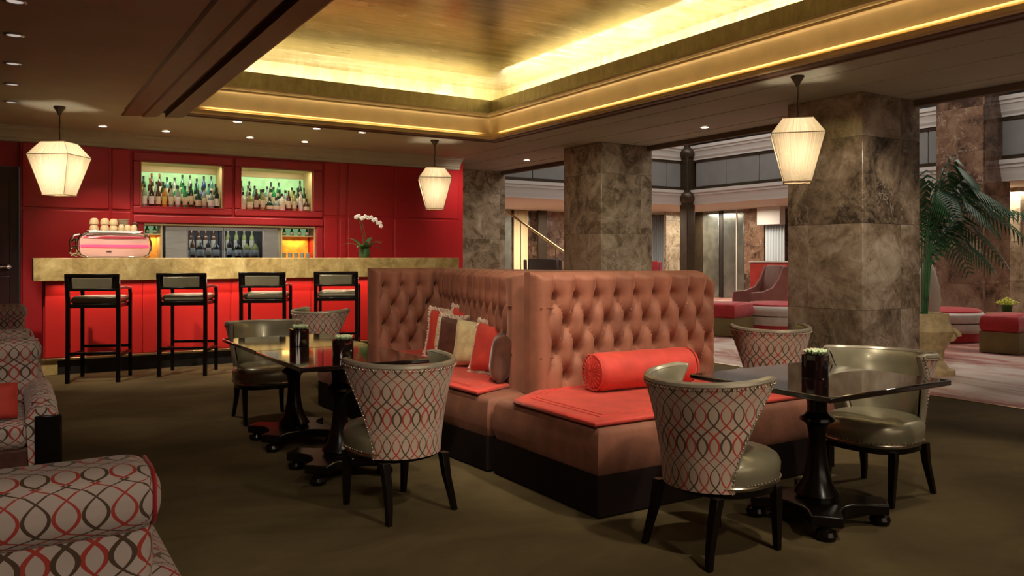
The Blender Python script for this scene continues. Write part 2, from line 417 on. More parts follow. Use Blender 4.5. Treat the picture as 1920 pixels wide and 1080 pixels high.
# underside frame: flat border with a step and a dark groove
frame_sweep([(-.63, 3.06), (-.60, 3.035), (-.42, 3.03), (-.40, 3.012), (-.27, 3.008), (-.25, 3.02)], 'trim_4', brown_m, sides=(3,), closed=False)
frame_sweep([(-.25, 3.06), (-.19, 3.06), (-.19, 2.995), (-.02, 2.99), (0, 3.0), (.0, 3.04)], 'trim_5', brown_m, sides=(3,), closed=False)
frame_sweep([(-.25, 3.02), (-.25, 3.058), (-.19, 3.058)], 'trim_6', dark_m, sides=(3,), closed=False)
frame_sweep([(-.20, 3.05), (-.17, 3.03), (-.13, 3.028), (-.12, 3.04), (-.02, 3.035), (0, 3.045)], 'trim_7', brown_m, sides=(0,1,2), closed=False)
# crown: small beads at the lip, tall cove leaning in, double bead on top
cr = [(0, 3.045), (.05, 3.045), (.062, 3.052), (.062, 3.064), (.056, 3.068), (.060, 3.080), (.056, 3.092), (.050, 3.092), (.050, 3.058), (.014, 3.056), (.012, 3.08), (.022, 3.10), (.016, 3.118), (.022, 3.128)]
for i in range(9):
    a = i/8*pi/2; cr.append((.03+.075*(1-cos(a)), 3.13+.19*sin(a)))
cr += [(.118, 3.325), (.118, 3.345), (.14, 3.352), (.155, 3.37), (.15, 3.395), (.12, 3.40), (.02, 3.405)]
frame_sweep(cr, 'trim_8', cream_m, closed=False)
frame_sweep([(.045, 3.40), (.045, 3.60), (.035, 3.605), (.02, 3.60), (.02, 3.40)], 'trim_9', goldband_m, closed=False)
# coffer lid
CZ = 3.86; CE = .36
m = MB()
m.box(TX0-CE, TX1+CE, TY0-CE, TY1+CE, CZ, CZ+.05)
struct(m.build('ceiling', gold_m))
m = MB()
m.box(TX0-.6, TX0-CE, TY0-.6, TY1+.6, 3.38, CZ+.05); m.box(TX1+CE, TX1+.6, TY0-.6, TY1+.6, 3.38, CZ+.05)
m.box(TX0-CE, TX1+CE, TY0-.6, TY0-CE, 3.38, CZ+.05); m.box(TX0-CE, TX1+CE, TY1+CE, TY1+.6, 3.38, CZ+.05)
m.box(TX0-.6, TX0+.03, TY0-.6, TY1+.6, 3.37, 3.385); m.box(TX1-.03, TX1+.6, TY0-.6, TY1+.6, 3.37, 3.385)
m.box(TX0, TX1, TY0-.6, TY0+.03, 3.37, 3.385); m.box(TX0, TX1, TY1-.03, TY1+.6, 3.37, 3.385)
struct(m.build('ceiling', goldband_m))
# outer walls
struct(MB().box(-2.3, -2.2, -3, 14.9, 0, 3.2).build('wall_left', redpan))
struct(MB().box(-2.2, 24, -6.1, -6, 0, 8).build('wall_near', dark_wall))
struct(MB().box(-2.2, 8.3, -3.1, -3, 0, 3.2).build('wall_near', redpan))
struct(MB().box(24, 24.1, -6, 26, 0, 8).build('wall_right', dark_wall))
struct(MB().box(6.7, 24, 26, 26.1, 0, 8).build('wall_far', dark_wall))
struct(MB().box(8.4, 24, -6, 26, 8, 8.1).build('ceiling', dark_wall))
struct(MB().box(6.6, 8.4, 14.8, 26, 3.05, 3.2).build('ceiling', ceil_m))

# ------------------------------------------------------------------ bar back wall with niches
W = 12.4
m = MB()
m.box(.16, 6.68, W+.55, W+.6, 0, 3.05)                         # rear skin
def wallrect(m, x0, x1, z0, z1, y0=W, y1=W+.5): m.box(x0, x1, y0, y1, z0, z1)
wallrect(m, .16, 1.60, 0, 3.05); wallrect(m, 4.11, 6.68, 0, 3.05)
wallrect(m, 1.60, 4.11, 2.70, 3.05); wallrect(m, 1.60, 4.11, 1.82, 2.065); wallrect(m, 2.72, 2.97, 2.065, 2.70)
wallrect(m, 4.08, 4.11, 2.065, 2.70); wallrect(m, 1.60, 1.65, 0, 1.82); wallrect(m, 1.65, 4.11, 0, 1.0)
m.box(-2.2, .16, W+.12, W+.2, 2.55, 3.05)
struct(m.build('wall_back', redpan))
def panel(m, x0, x1, z0, z1, t=.018, g=.016): m.box(x0+g, x1-g, W-t, W+.01, z0+g, z1-g)
m = MB()
for x0, x1 in ((.16, 1.22), (1.22, 1.49), (4.24, 4.50), (4.50, 4.64), (4.64, 5.45), (5.45, 6.68)):
    panel(m, x0, x1, 1.995, 2.87); panel(m, x0, x1, .1, 1.995)
struct(m.build('trim_10', redpan, bevel=.011, seg=3))
m = MB()
def ring(m, X0, X1, Z0, Z1, x0, x1, z0, z1, y0, y1):
    m.box(X0, X1, y0, y1, z1, Z1); m.box(X0, X1, y0, y1, Z0, z0)
    m.box(X0, x0, y0, y1, z0, z1); m.box(x1, X1, y0, y1, z0, z1)
ring(m, 1.50, 2.85, 1.965, 2.83, 1.60, 2.72, 2.065, 2.70, W-.05, W)
ring(m, 2.88, 4.23, 1.965, 2.83, 2.97, 4.08, 2.065, 2.70, W-.05, W)
m.box(1.50, 4.23, W-.07, W, 1.83, 1.945); m.box(4.12, 4.23, W-.05, W, .4, 1.83)
struct(m.build('trim_11', redtrim, bevel=.018, seg=3))
m = MB()                                       # thin bright edge lines of the openings
ring(m, 1.590, 2.73, 2.055, 2.71, 1.603, 2.717, 2.068, 2.697, W-.056, W-.045)
ring(m, 2.96, 4.09, 2.055, 2.71, 2.973, 4.077, 2.068, 2.697, W-.056, W-.045)
struct(m.build('trim_12', redtrim))
m = MB(); m.box(1.65, 4.11, W-.03, W+.02, 1.80, 1.822); m.box(1.86, 1.885, W-.02, W+.3, 1.0, 1.80); m.box(4.095, 4.115, W-.03, W+.02, 1.0, 1.80)
m.box(3.575, 3.595, W-.02, W+.3, 1.0, 1.80); m.box(1.65, 1.86, W, W+.3, 1.665, 1.685); m.box(3.595, 4.10, W, W+.3, 1.665, 1.685)
struct(m.build('trim_13', shelf_wood))
m = MB(); m.box(1.60, 2.72, W+.44, W+.47, 2.065, 2.60); m.box(2.97, 4.08, W+.44, W+.47, 2.065, 2.60)
m.box(1.65, 1.86, W+.28, W+.3, 1.685, 1.8); m.box(3.595, 4.10, W+.28, W+.3, 1.685, 1.8)
struct(m.build('trim_14', green_back))
m = MB(); m.box(1.60, 2.72, W+.42, W+.5, 2.60, 2.70); m.box(2.97, 4.08, W+.42, W+.5, 2.60, 2.70)
for x0, x1 in ((1.602, 2.718), (2.972, 4.078)): m.box(x0, x0+.012, W+.0, W+.44, 2.066, 2.699); m.box(x1-.012, x1, W, W+.44, 2.066, 2.699); m.box(x0, x1, W, W+.44, 2.690, 2.699)
struct(m.build('trim_15', shelf_wood))
m = MB(); m.box(1.65, 1.86, W+.28, W+.3, 1.0, 1.665); m.box(3.595, 4.10, W+.28, W+.3, 1.0, 1.665)
struct(m.build('trim_16', orange_back))
m = MB()                                       # stepped bottle shelves inside the niches
for x0, x1 in ((1.60, 2.72), (2.97, 4.08)):
    m.box(x0, x1, W+.16, W+.28, 2.065, 2.125); m.box(x0, x1, W+.28, W+.44, 2.065, 2.205)
struct(m.build('trim_17', redtrim))
# cornice between bar wall and ceiling
m = MB(); pr = [(W, 2.86), (W-.03, 2.875), (W-.03, 2.90), (W-.055, 2.915), (W-.06, 2.94), (W-.10, 2.985), (W-.15, 3.01), (W-.155, 3.03), (W-.20, 3.035), (W-.2, 3.055), (W, 3.055)]
m.rings([[(-2.2, y, z) for y, z in pr], [(6.68, y, z) for y, z in pr]])
struct(m.build('trim_18', ceil_m))
m = MB(); pr2 = [(-2.2, 2.86), (-2.15, 2.9), (-2.1, 3.0), (-2.0, 3.03), (-2.0, 3.06), (-2.2, 3.06)]
m.rings([[(x, -3, z) for x, z in pr2], [(x, W-.2, z) for x, z in pr2]]); struct(m.build('trim_19', ceil_m))
# return wall at the right end, dark opening behind it
struct(MB().box(6.68, 6.76, W, 14.8, 0, 3.05).build('wall_return', redpan))
# door at far left
dm = mat('dark_red_door', (.035, .004, .004), .5)
d = struct(MB().box(-1.0, .14, W+.10, W+.15, 0, 2.54).build('door_1', dm, bevel=.004))
MB().box(-.9, .04, W+.085, W+.105, .2, 1.1).box(-.9, .04, W+.085, W+.105, 1.25, 2.4).build('door_panel', dm, d, bevel=.01)
m = MB(); m.tube([(.03, W+.10, 1.22), (.03, W+.03, 1.22), (.0, W+.02, 1.22), (-.07, W+.02, 1.22)], .012); m.lathe([(.028, 0), (.028, .01)], 16, (0, 0, 0))
for v in list(m.bm.verts)[-32:]: v.co = Vector((v.co.x+.03, W+.10-v.co.z, v.co.y+1.22))
h = m.build('door_handle', chrome, d); h['label'] = 'chrome lever handle'
struct(MB().box(-2.2, -1.0, W, W+.15, 0, 2.55).build('wall_back', redpan))

# ------------------------------------------------------------------ bar
bar = thing('bar_counter', 'long bar with golden stone counter and glowing red front', 'bar counter')
m = MB(); m.box(.256, 5.66, 10.50, 11.10, 1.075, 1.338)
m.build('countertop', onyx, bar, bevel=.006)
m = MB(); m.box(.375, 5.55, 10.66, 10.74, .19, 1.076)
o = m.build('front_panel', redbar, bar); o['label'] = 'bright red front panel'
m = MB()
for x in (.375, 1.4, 2.45, 3.5, 4.55): m.box(x+.003, x+1.02 if x > 1 else 1.395, 10.648, 10.665, .195, 1.07)
m.build('front_facing', redbar, bar, bevel=.003)
MB().box(.34, 5.58, 10.57, 10.75, .165, .192).build('gold_ledge', brass, bar, bevel=.004)
MB().box(.50, 5.5, 10.62, 10.75, 0, .165).build('kick_plinth', dark_m, bar)
MB().box(.34, .50, 10.60, 10.75, 0, .165).build('plinth_end', onyx, bar, bevel=.004)
MB().box(.36, 5.55, 10.75, 11.05, 0, 1.075).build('body', redpan, bar)

# ------------------------------------------------------------------ coffered pendant lanterns
def pendant(label, x, y, rot, power):
    t = thing('pendant_lantern', label, 'pendant lamp', (x, y, 3.05), rot, 'square silk pendant lanterns')
    m = MB(); m.lathe([(.012, -.10), (.02, -.085), (.03, -.06), (.055, -.025), (.062, -.012), (.062, 0)], 20); m.build('ceiling_rose', bronze, t)
    MB().tube([(0, 0, -.09), (.006, 0, -.18), (-.004, 0, -.26), (.002, 0, -.34), (0, 0, -.43)], .007, 6).build('cord', bronze, t)
    zt, zb, z0 = -.41, -.56, -1.0
    def sqr(h, z, n=14, bow=.0):
        pts = []
        cn = [(-h,-h),(h,-h),(h,h),(-h,h)]
        for k in range(4):
            a, b = cn[k], cn[(k+1)%4]
            for i in range(n):
                f = i/n; pts.append((a[0]+(b[0]-a[0])*f, a[1]+(b[1]-a[1])*f, z))
        return pts
    m = MB(); lv = [(sqr(.135, zt), 0), (sqr(.235, zb), .18), (sqr(.122, z0), .62)]
    for (a, va), (b, vb) in zip(lv, lv[1:]):
        A = [m.bm.verts.new(p) for p in a]; B = [m.bm.verts.new(p) for p in b]; n = len(A)
        for i in range(n):
            f = m.bm.faces.new((A[i], B[i], B[(i+1)%n], A[(i+1)%n])); m.done.add(f)
            for l, uv in zip(f.loops, ((i*.033, va), (i*.033, vb), (i*.033+.033, vb), (i*.033+.033, va))): l[m.uv].uv = uv
    sh = m.build('shade', shade_m, t, sharp=20, fixn=False)
    rim = mat('shade_binding', (.60, .44, .26), .7) if 'shade_binding' not in MATS else MATS['shade_binding']
    rimd = mat('shade_band', (.20, .13, .06), .6) if 'shade_band' not in MATS else MATS['shade_band']
    def loop(h, z, r): return [(-h,-h,z),(h,-h,z),(h,h,z),(-h,h,z),(-h,-h,z)]
    for h, z, r, nm, mt in ((.235, zb, .004, 'band', rimd), (.123, z0, .007, 'bottom_rim', rim), (.136, zt, .004, 'top_rim', rim)):
        m = MB()
        L = loop(h, z, r)
        for a, b in zip(L, L[1:]): m.tube([a, b], r, 6)
        m.build(nm, mt, sh)
    m = MB()
    for sx, sy in ((-1,-1),(1,-1),(1,1),(-1,1)):
        m.tube([(sx*.135, sy*.135, zt), (sx*.235, sy*.235, zb), (sx*.122, sy*.122, z0)], .0025, 5)
    m.tube([(-.135, 0, zt), (.135, 0, zt)], .004, 5); m.tube([(0, -.135, zt), (0, .135, zt)], .004, 5); m.tube([(0, 0, zt), (0, 0, -.62)], .012, 8)
    m.build('wire_frame', rimd, t)
    bulb = mat('lamp_bulb', (1, .9, .7), .4, emit=16, emit_col=(1, .80, .52)) if 'lamp_bulb' not in MATS else MATS['lamp_bulb']
    m = MB(); m.ball((0, 0, -.67), .045, 1.2); m.build('bulb', bulb, t)
    lamp('lantern_light', 'POINT', (0, 0, -.67), power, (1, .84, .64), size=.05, parent=t)
    return t
pendant('pale pleated silk lantern hanging over the left end of the bar', .51, 10.44, R(56), 27)
pendant('small pleated silk lantern hanging over the right end of the bar', 5.28, 10.54, R(-24), 27)
pendant('pleated silk lantern hanging in front of the large marble pillar', 6.30, 5.0, R(-50), 27)

# ------------------------------------------------------------------ downlights
def downlight(x, y, label, group, power=0, lit=True, spot=75, target=None):
    t = thing('recessed_downlight', label, 'ceiling light', (x, y, 3.048), 0, group)
    MB().lathe([(.052, .0), (.07, -.002), (.072, -.006), (.054, -.010), (.050, -.006), (.050, 0.0)], 24, caps=False).build('trim_ring', chrome if lit else steel, t)
    MB().lathe([(.0, -.004), (.05, -.004)], 20, caps=False).build('lens', lens if lit else lens_dim, t)
    if power:
        o = lamp('spot_beam', 'SPOT', (x, y, 3.03), power, SOFT, (0, 0, 0), .06, spot=spot)
        if target: aim(o, target)
        o.location = (0, 0, -.02); o.parent = t
        if target:
            o.rotation_euler = (Vector(target)-Vector((x, y, 3.03))).to_track_quat('-Z', 'Y').to_euler()
P_ = ['far left', 'second from left', 'third from left', 'far right']
for i, x in enumerate((1.73, 2.45, 3.47, 4.10)):
    downlight(x, 10.38, f'small round recessed light by the gold coffer edge, {P_[i]} of the front row', 'front row of bar downlights', 40, spot=80)
for i, x in enumerate((1.06, 1.82, 2.93, 3.72)):
    downlight(x, 11.67, f'small round recessed light nearer the red bar wall, {P_[i]} of that row', 'rear row of bar downlights', 60, spot=95)
N_ = ['nearest the camera at the top edge', 'second from the top edge', 'third from the top edge', 'fourth from the top edge', 'beside the left silk lantern']
for i, y in enumerate((6.28, 7.24, 8.31, 9.31, 10.38)):
    downlight(.05, y, f'unlit round fitting in the dark left ceiling, {N_[i]}', 'dim fittings in the left ceiling', 0, False)
downlight(7.7, 11.8, 'lit round downlight between the first and second marble pillars', 'right ceiling downlights', 45, spot=100)
downlight(7.73, 7.59, 'lit round downlight between the second and third marble pillars', 'right ceiling downlights', 45, spot=100)
# added spots without fittings, placed to brighten seating, bar front and pillars
lamp('spot_beam', 'SPOT', (2.6, -.6, 3.0), 110, SOFT, size=.12, spot=50); aim(C.objects[-1], (3.5, 4.0, .7))
lamp('spot_beam', 'SPOT', (3.5, 2.1, 3.83), 250, SOFT, size=.07, spot=52); aim(C.objects[-1], (3.7, 4.0, .7))
lamp('spot_beam', 'SPOT', (1.9, 3.4, 3.83), 210, SOFT, size=.07, spot=60); aim(C.objects[-1], (2.8, 5.6, .6))
lamp('spot_beam', 'SPOT', (2.6, .95, 3.83), 150, SOFT, size=.07, spot=60); aim(C.objects[-1], (2.9, 2.9, .4))
lamp('spot_beam', 'SPOT', (.2, .4, 3.0), 130, SOFT, size=.12, spot=46); aim(C.objects[-1], (2.0, 4.6, .5))
lamp('spot_beam', 'SPOT', (.6, 3.0, 3.0), 90, SOFT, size=.12, spot=55); aim(C.objects[-1], (3.0, 6.0, .8))
lamp('spot_beam', 'SPOT', (6.9, 2.2, 3.0), 130, SOFT, size=.12, spot=62); aim(C.objects[-1], (4.6, 3.0, .3))
lamp('spot_beam', 'SPOT', (.05, 3.0, 3.0), 30, SOFT, size=.12, spot=70); aim(C.objects[-1], (-.1, 4.3, .5))
lamp('spot_beam', 'SPOT', (1.2, 7.6, 3.0), 50, SOFT, size=.12, spot=75); aim(C.objects[-1], (1.6, 8.0, 0))
lamp('spot_beam', 'SPOT', (.3, 8.9, 3.0), 200, SOFT, size=.06, spot=80); aim(C.objects[-1], (1.5, 10.7, .8))
lamp('spot_beam', 'SPOT', (2.2, 8.9, 3.0), 200, SOFT, size=.06, spot=80); aim(C.objects[-1], (3.5, 10.7, .8))
lamp('spot_beam', 'SPOT', (6.3, 7.9, 3.0), 110, SOFT, size=.3, spot=95, blend=1); aim(C.objects[-1], (7.7, 9.9, .9))
lamp('spot_beam', 'SPOT', (6.4, 11.6, 3.0), 80, SOFT, size=.3, spot=95, blend=1); aim(C.objects[-1], (7.9, 14.0, .9))
lamp('spot_beam', 'SPOT', (.6, -1.2, 3.0), 70, SOFT, size=.1, spot=45); aim(C.objects[-1], (-.1, 1.8, .8))
lamp('spot_beam', 'SPOT', (6.3, 3.6, 3.0), 170, SOFT, size=.12, spot=60); aim(C.objects[-1], (7.6, 5.5, 1.2))

# ------------------------------------------------------------------ marble pillars
def pillar(x0, x1, y0, y1, z1, label, mt=marb, base=True, z0=0):
    t = thing('marble_pillar', label, 'pillar', ((x0+x1)/2, (y0+y1)/2, z0), 0)
    hx, hy = (x1-x0)/2, (y1-y0)/2
    MB().box(-hx, hx, -hy, hy, 0, z1-z0).build('shaft', mt, t, bevel=.008)
    if base: MB().box(-hx-.012, hx+.012, -hy-.012, hy+.012, 0, .14).build('plinth', marb_d, t, bevel=.004)
    return t
pillar(7.44, 8.45, 5.10, 6.04, 3.05, 'largest marble pillar, behind the right-hand table')
pillar(7.44, 8.43, 9.39, 10.33, 3.05, 'marble pillar in the middle, rising behind the tufted booth', marb_l)
pillar(7.44, 8.43, 13.7, 14.64, 3.05, 'marble pillar at the right end of the red bar wall', marb_l)
pillar(16.6, 17.6, 8.67, 9.66, 8.0, 'tall dark marble pillar in the lobby behind the palm', marb_d)
pillar(19.0, 19.8, 9.15, 10.0, 2.9, 'pale grey marble pillar under the gallery behind the yellow flowers', marb_l)

# ------------------------------------------------------------------ gallery around the lobby
GX, GY = 17.3, 17.7
def gal(prof, name, mt, sharp=25):
    m = MB()
    # along the far side (facing -Y) then along the right side (facing -X)
    L = []
    for o, z in prof: L.append([(6.9, GY-o, z), (GX-o, GY-o, z), (GX-o, -5.9, z)])
    m.rings(L, close=False, caps=False)
    return struct(m.build(name, mt, sharp=sharp, weld=True))
def cor(z0, z1, d):
    H = z1-z0
    return [(0, z0), (d*.25, z0), (d*.25, z0+.1*H), (d*.45, z0+.25*H), (d*.45, z0+.35*H), (d*.7, z0+.6*H), (d*.8, z0+.62*H), (d*.8, z0+.75*H), (d, z0+.8*H), (d, z1), (0, z1)]
gal(cor(2.90, 3.33, .15), 'trim_20', white_m); gal(cor(4.21, 4.63, .15), 'trim_21', white_m)
struct(MB().box(6.9, 24, GY, 26, 2.90, 2.98).box(GX, 24, -5.9, GY, 2.90, 2.98).build('ceiling', soffit_m))
struct(MB().box(6.9, 24, GY+.05, GY+.1, 2.98, 4.63).box(GX+.05, GX+.1, -5.9, GY+.1, 2.98, 4.63).build('wall_gallery', bronze))
m = MB()
x = 7.0
while x < GX-.4: m.box(x, x+1.17, GY-.0, GY+.06, 3.42, 4.15); x += 1.185
y = GY-.35
while y > -5: m.box(GX, GX+.06, y-1.17, y, 3.42, 4.15); y -= 1.185
struct(m.build('trim_22', grey_m, bevel=.01))
m = MB()
m.box(6.9, GX, GY-.02, GY+.06, 3.33, 3.42); m.box(6.9, GX, GY-.02, GY+.06, 4.14, 4.21)
m.box(GX-.02, GX+.06, -5.9, GY, 3.33, 3.42); m.box(GX-.02, GX+.06, -5.9, GY, 4.14, 4.21)
struct(m.build('trim_23', bronze))
struct(MB().box(6.9, 24, GY+1.2, GY+1.3, 4.63, 8).box(GX+1.2, GX+1.3, -5.9, GY+1.2, 4.63, 8).build('wall_gallery', dark_m))  # added near-black wall; its colour stands for the unlit recess above the gallery
struct(MB().box(6.9, 24, 22.5, 22.6, 0, 2.9).build('wall_far', marb_d))
struct(MB().box(21.2, 21.3, -5.9, 22.5, 0, 2.9).build('wall_right', marb_d))
t = thing('bronze_post', 'dark bronze post at the inner corner of the lobby gallery', 'post', (GX-.12, GY-.12, 0))
MB().box(-.16, .16, -.16, .16, 0, 8).build('shaft', bronze, t, bevel=.02)
for z in (3.12, 4.42): MB().ball((0, 0, z), .27, .8, 3).build('collar', bronze, t)

# ------------------------------------------------------------------ dining chairs
def smooth(x): return x*x*(3-2*x)
def make_chair(name, label, group):
    t = thing(name, label, 'chair', (0, 0, 0), 0, group)
    Z0, Z1 = .31, .79
    def rad(k): return .235 + .012*k + .06*k*k
    def tm(k): return R(64 + 47*k**1.6)
    def top(th): return Z1 + .022*(abs(th)/R(105))**2.2
    def P(u, k, off=0.0):
        th = (2*u-1)*tm(k); r = rad(k)-off
        z = Z0 + (top(th)-Z0)*k
        return (sin(th)*r, -cos(th)*r*1.02 - .02*k, z)
    # outer shell in woven fabric
    m = MB(); nu, nv = 40, 14
    m.grid(lambda u, v: P(u, v), nu, nv, lambda u, v: ((2*u-1)*tm(v)*.27, v*.48))
    ob = m.build('outer_back', fab, t)
    m = MB()
    def Pin(u, v):
        k = v; off = .032 + .012*sin(pi*v) + .008*exp(-((v-.93)/.05)**2)
        p = P(u, k, off); e = min(u, 1-u)
        return p
    m.grid(Pin, nu, nv, None, True)
    m.build('inner_back', leather, t)
    # rolled leather rim over the top and down the two front edges
    pts = [P(0, k/10, .016) for k in range(0, 11)] + [P(i/30, 1, .016) for i in range(1, 31)] + [P(1, 1-k/10, .016) for k in range(1, 11)]
    m = MB(); m.tube(pts, .0175, 8); m.build('rim', lpipe, t)
    m = MB()
    path = [P(0.004, k/24, -.002) for k in range(0, 24)] + [P(i/56, .965, -.003) for i in range(0, 57)] + [P(.996, 1-k/24, -.002) for k in range(1, 25)]
    for p in path: m.ball(p, .0052, 1, 1)
    o = m.build('nailhead_trim', nail, ob); o['kind'] = 'stuff'
    # seat
    def outline(off, n=40):
        pts = []
        for i in range(n):
            a = 2*pi*i/n; cx, sy = cos(a), sin(a); e = 2.7 if sy > 0 else 2.1
            k = 1/((abs(cx)**e+abs(sy)**e)**(1/e)); pts.append((cx*k*(.245-off), sy*k*((.275 if sy > 0 else .215)-off)+.01))
        return pts
    m = MB()
    rr = []
    for off, z in ((.006, .315), (0, .325), (0, .345), (-.006, .37), (-.008, .41), (.004, .44), (.03, .458), (.08, .470), (.15, .476), (.21, .477)):
        rr.append([(x, y, z) for x, y in outline(off)])
    m.rings(rr); se = m.build('seat', leather, t, sharp=60)
    m = MB(); m.tube([(x, y, .333) for x, y in outline(-.003)]+[(outline(-.003)[0][0], outline(-.003)[0][1], .333)], .006, 6)
    for i in range(72):
        q = outline(-.007, 72)[i]
        if q[1] > -.05: m.ball((q[0], q[1], .346), .0045, 1, 1)
    m.build('seat_piping', nail, se)
    m = MB(); m.prism(outline(.012), .285, .316); m.build('seat_rail', black, t)
    for sx in (-1, 1):
        MB().beam((sx*.185, .215, 0), (sx*.19, .20, .30), .014, .022).build('leg', black, t, bevel=.003)
        m = MB(); rr = []
        for z, y, q in ((0, -.245, .014), (.08, -.228, .016), (.18, -.20, .019), (.30, -.172, .023)):
            rr.append([(sx*(.185+(.02 if z == 0 else .01 if z < .1 else 0))+a*q, y+b*q, z) for a, b in ((-1,-1),(1,-1),(1,1),(-1,1))])
        m.rings(rr); m.build('leg', black, t, bevel=.003)
    return t
G = 'barrel-back dining chairs'
ch = make_chair('dining_chair', 'barrel-back chair in woven fabric at the right of the front, beside the booth corner', G)
# local forward is +Y
ch.location = (2.80, 2.69, 0); ch.rotation_euler = (0, 0, -pi/2)
dup(ch, (1.79, 4.03, 0), R(9), 'barrel-back patterned chair at the near end of the left pair of tables')
dup(ch, (1.82, 6.80, 0), R(176), 'olive leather chair facing the camera at the far end of the left tables')
dup(ch, (2.78, 8.12, 0), R(-62), 'patterned chair back seen beyond the left tables, before the red bar')
dup(ch, (5.08, 4.30, 0), R(-26), 'patterned chair back seen beyond the right table, before the large pillar')
dup(ch, (4.22, 2.80, 0), R(97), 'olive leather chair with its open front turned towards the right table')

# ------------------------------------------------------------------ pedestal tables
def make_table(label, hx, hy):
    t = thing('pedestal_table', label, 'table', (0, 0, 0), 0, 'black lacquered pedestal tables')
    MB().box(-hx, hx, -hy, hy, .708, .735).build('tabletop', gloss, t, bevel=.006)
    MB().box(-hx+.16, hx-.16, -hy+.16, hy-.16, .68, .708).build('apron', black, t, bevel=.004)
    m = MB()
    m.lathe([(.10, .68), (.095, .665), (.055, .64), (.05, .60), (.05, .56), (.062, .545), (.085, .53), (.088, .515), (.06, .50), (.05, .485), (.043, .44), (.045, .36), (.055, .28), (.075, .20), (.105, .155), (.112, .14), (.10, .13), (.10, .12)][::-1], 28)
    m.build('pedestal', black, t, sharp=30)
    m = MB(); poly = []
    Rf, w = .33, .075
    for k in range(4):
        a = pi/4 + k*pi/2; d = Vector((cos(a), sin(a))); n = Vector((-sin(a), cos(a)))
        poly += [tuple(d*Rf - n*w), tuple(d*Rf + n*w)]
        a2 = a + pi/4; d2 = Vector((cos(a2), sin(a2))); nxt = a+pi/2
        p0 = d*Rf + n*w; p1 = Vector((cos(nxt), sin(nxt)))*Rf - Vector((-sin(nxt), cos(nxt)))*w; mid = d2*.135
        for f in (.2, .35, .5, .65, .8):
            q = p0*(1-f)**2 + 2*mid*.55*f*(1-f)*1.0 + p1*f**2
            poly.append(tuple(q))
    m.prism(poly, .065, .12); bs = m.build('base', black, t, bevel=.008)
    for k in range(4):
        a = pi/4 + k*pi/2
        MB().lathe([(.02, 0), (.045, .006), (.052, .025), (.045, .045), (.025, .052), (.025, .066)], 16, (cos(a)*.30, sin(a)*.30, 0)).build('bun_foot', black, bs)
    return t
tb = make_table('square black lacquered table nearest the camera in the left pair', .40, .475); tb.location = (1.78, 4.88, 0)
dup(tb, (1.78, 5.84, 0), 0, 'square black lacquered table farther back in the left pair')
tb2 = make_table('black lacquered pedestal table on the right, in front of the large pillar', .475, .43); tb2.location = (3.53, 2.68, 0)

# ------------------------------------------------------------------ vases on the tables
def vase(x, y, s, label, green=succ):
    t = thing('table_planter', label, 'planter', (x, y, .735), R(10), 'black planters on the tables')
    m = MB(); h = .118*s; r = .056*s
    m.lathe([(r*.95, 0), (r, .004), (r, h), (r*.86, h), (r*.86, h-.012), (.0, h-.012)], 24, sq=5); m.build('pot', gloss, t, sharp=35)
    for k in range(9):
        a = k*2.4; d = (.0, .030, .038, .038, .030, .040, .036, .038, .038)[k]*s
        m = MB()
        for q in range(9):
            b = q*2.4; tilt = .25 + .13*q; L = (.018+.001*q)*s*1.25
            p0 = Vector((cos(a)*d, sin(a)*d, h+.004)); tip = p0+Vector((cos(b)*L*sin(tilt), sin(b)*L*sin(tilt), L*cos(tilt)+.004))
            m.tube([p0, p0*.4+tip*.6+Vector((0,0,.002)), tip], [.006*s, .0105*s, .002], 5)
        m.build('succulent', green if k % 3 else cream_fr, t)
    return t
vase(1.72, 5.52, 1.0, 'black planter of pale succulents on the farther table of the left pair')
vase(1.74, 4.72, .95, 'short black planter of pale succulents on the nearer table of the left pair')
vase(3.49, 2.66, 1.0, 'black planter of green succulents standing on the right table')

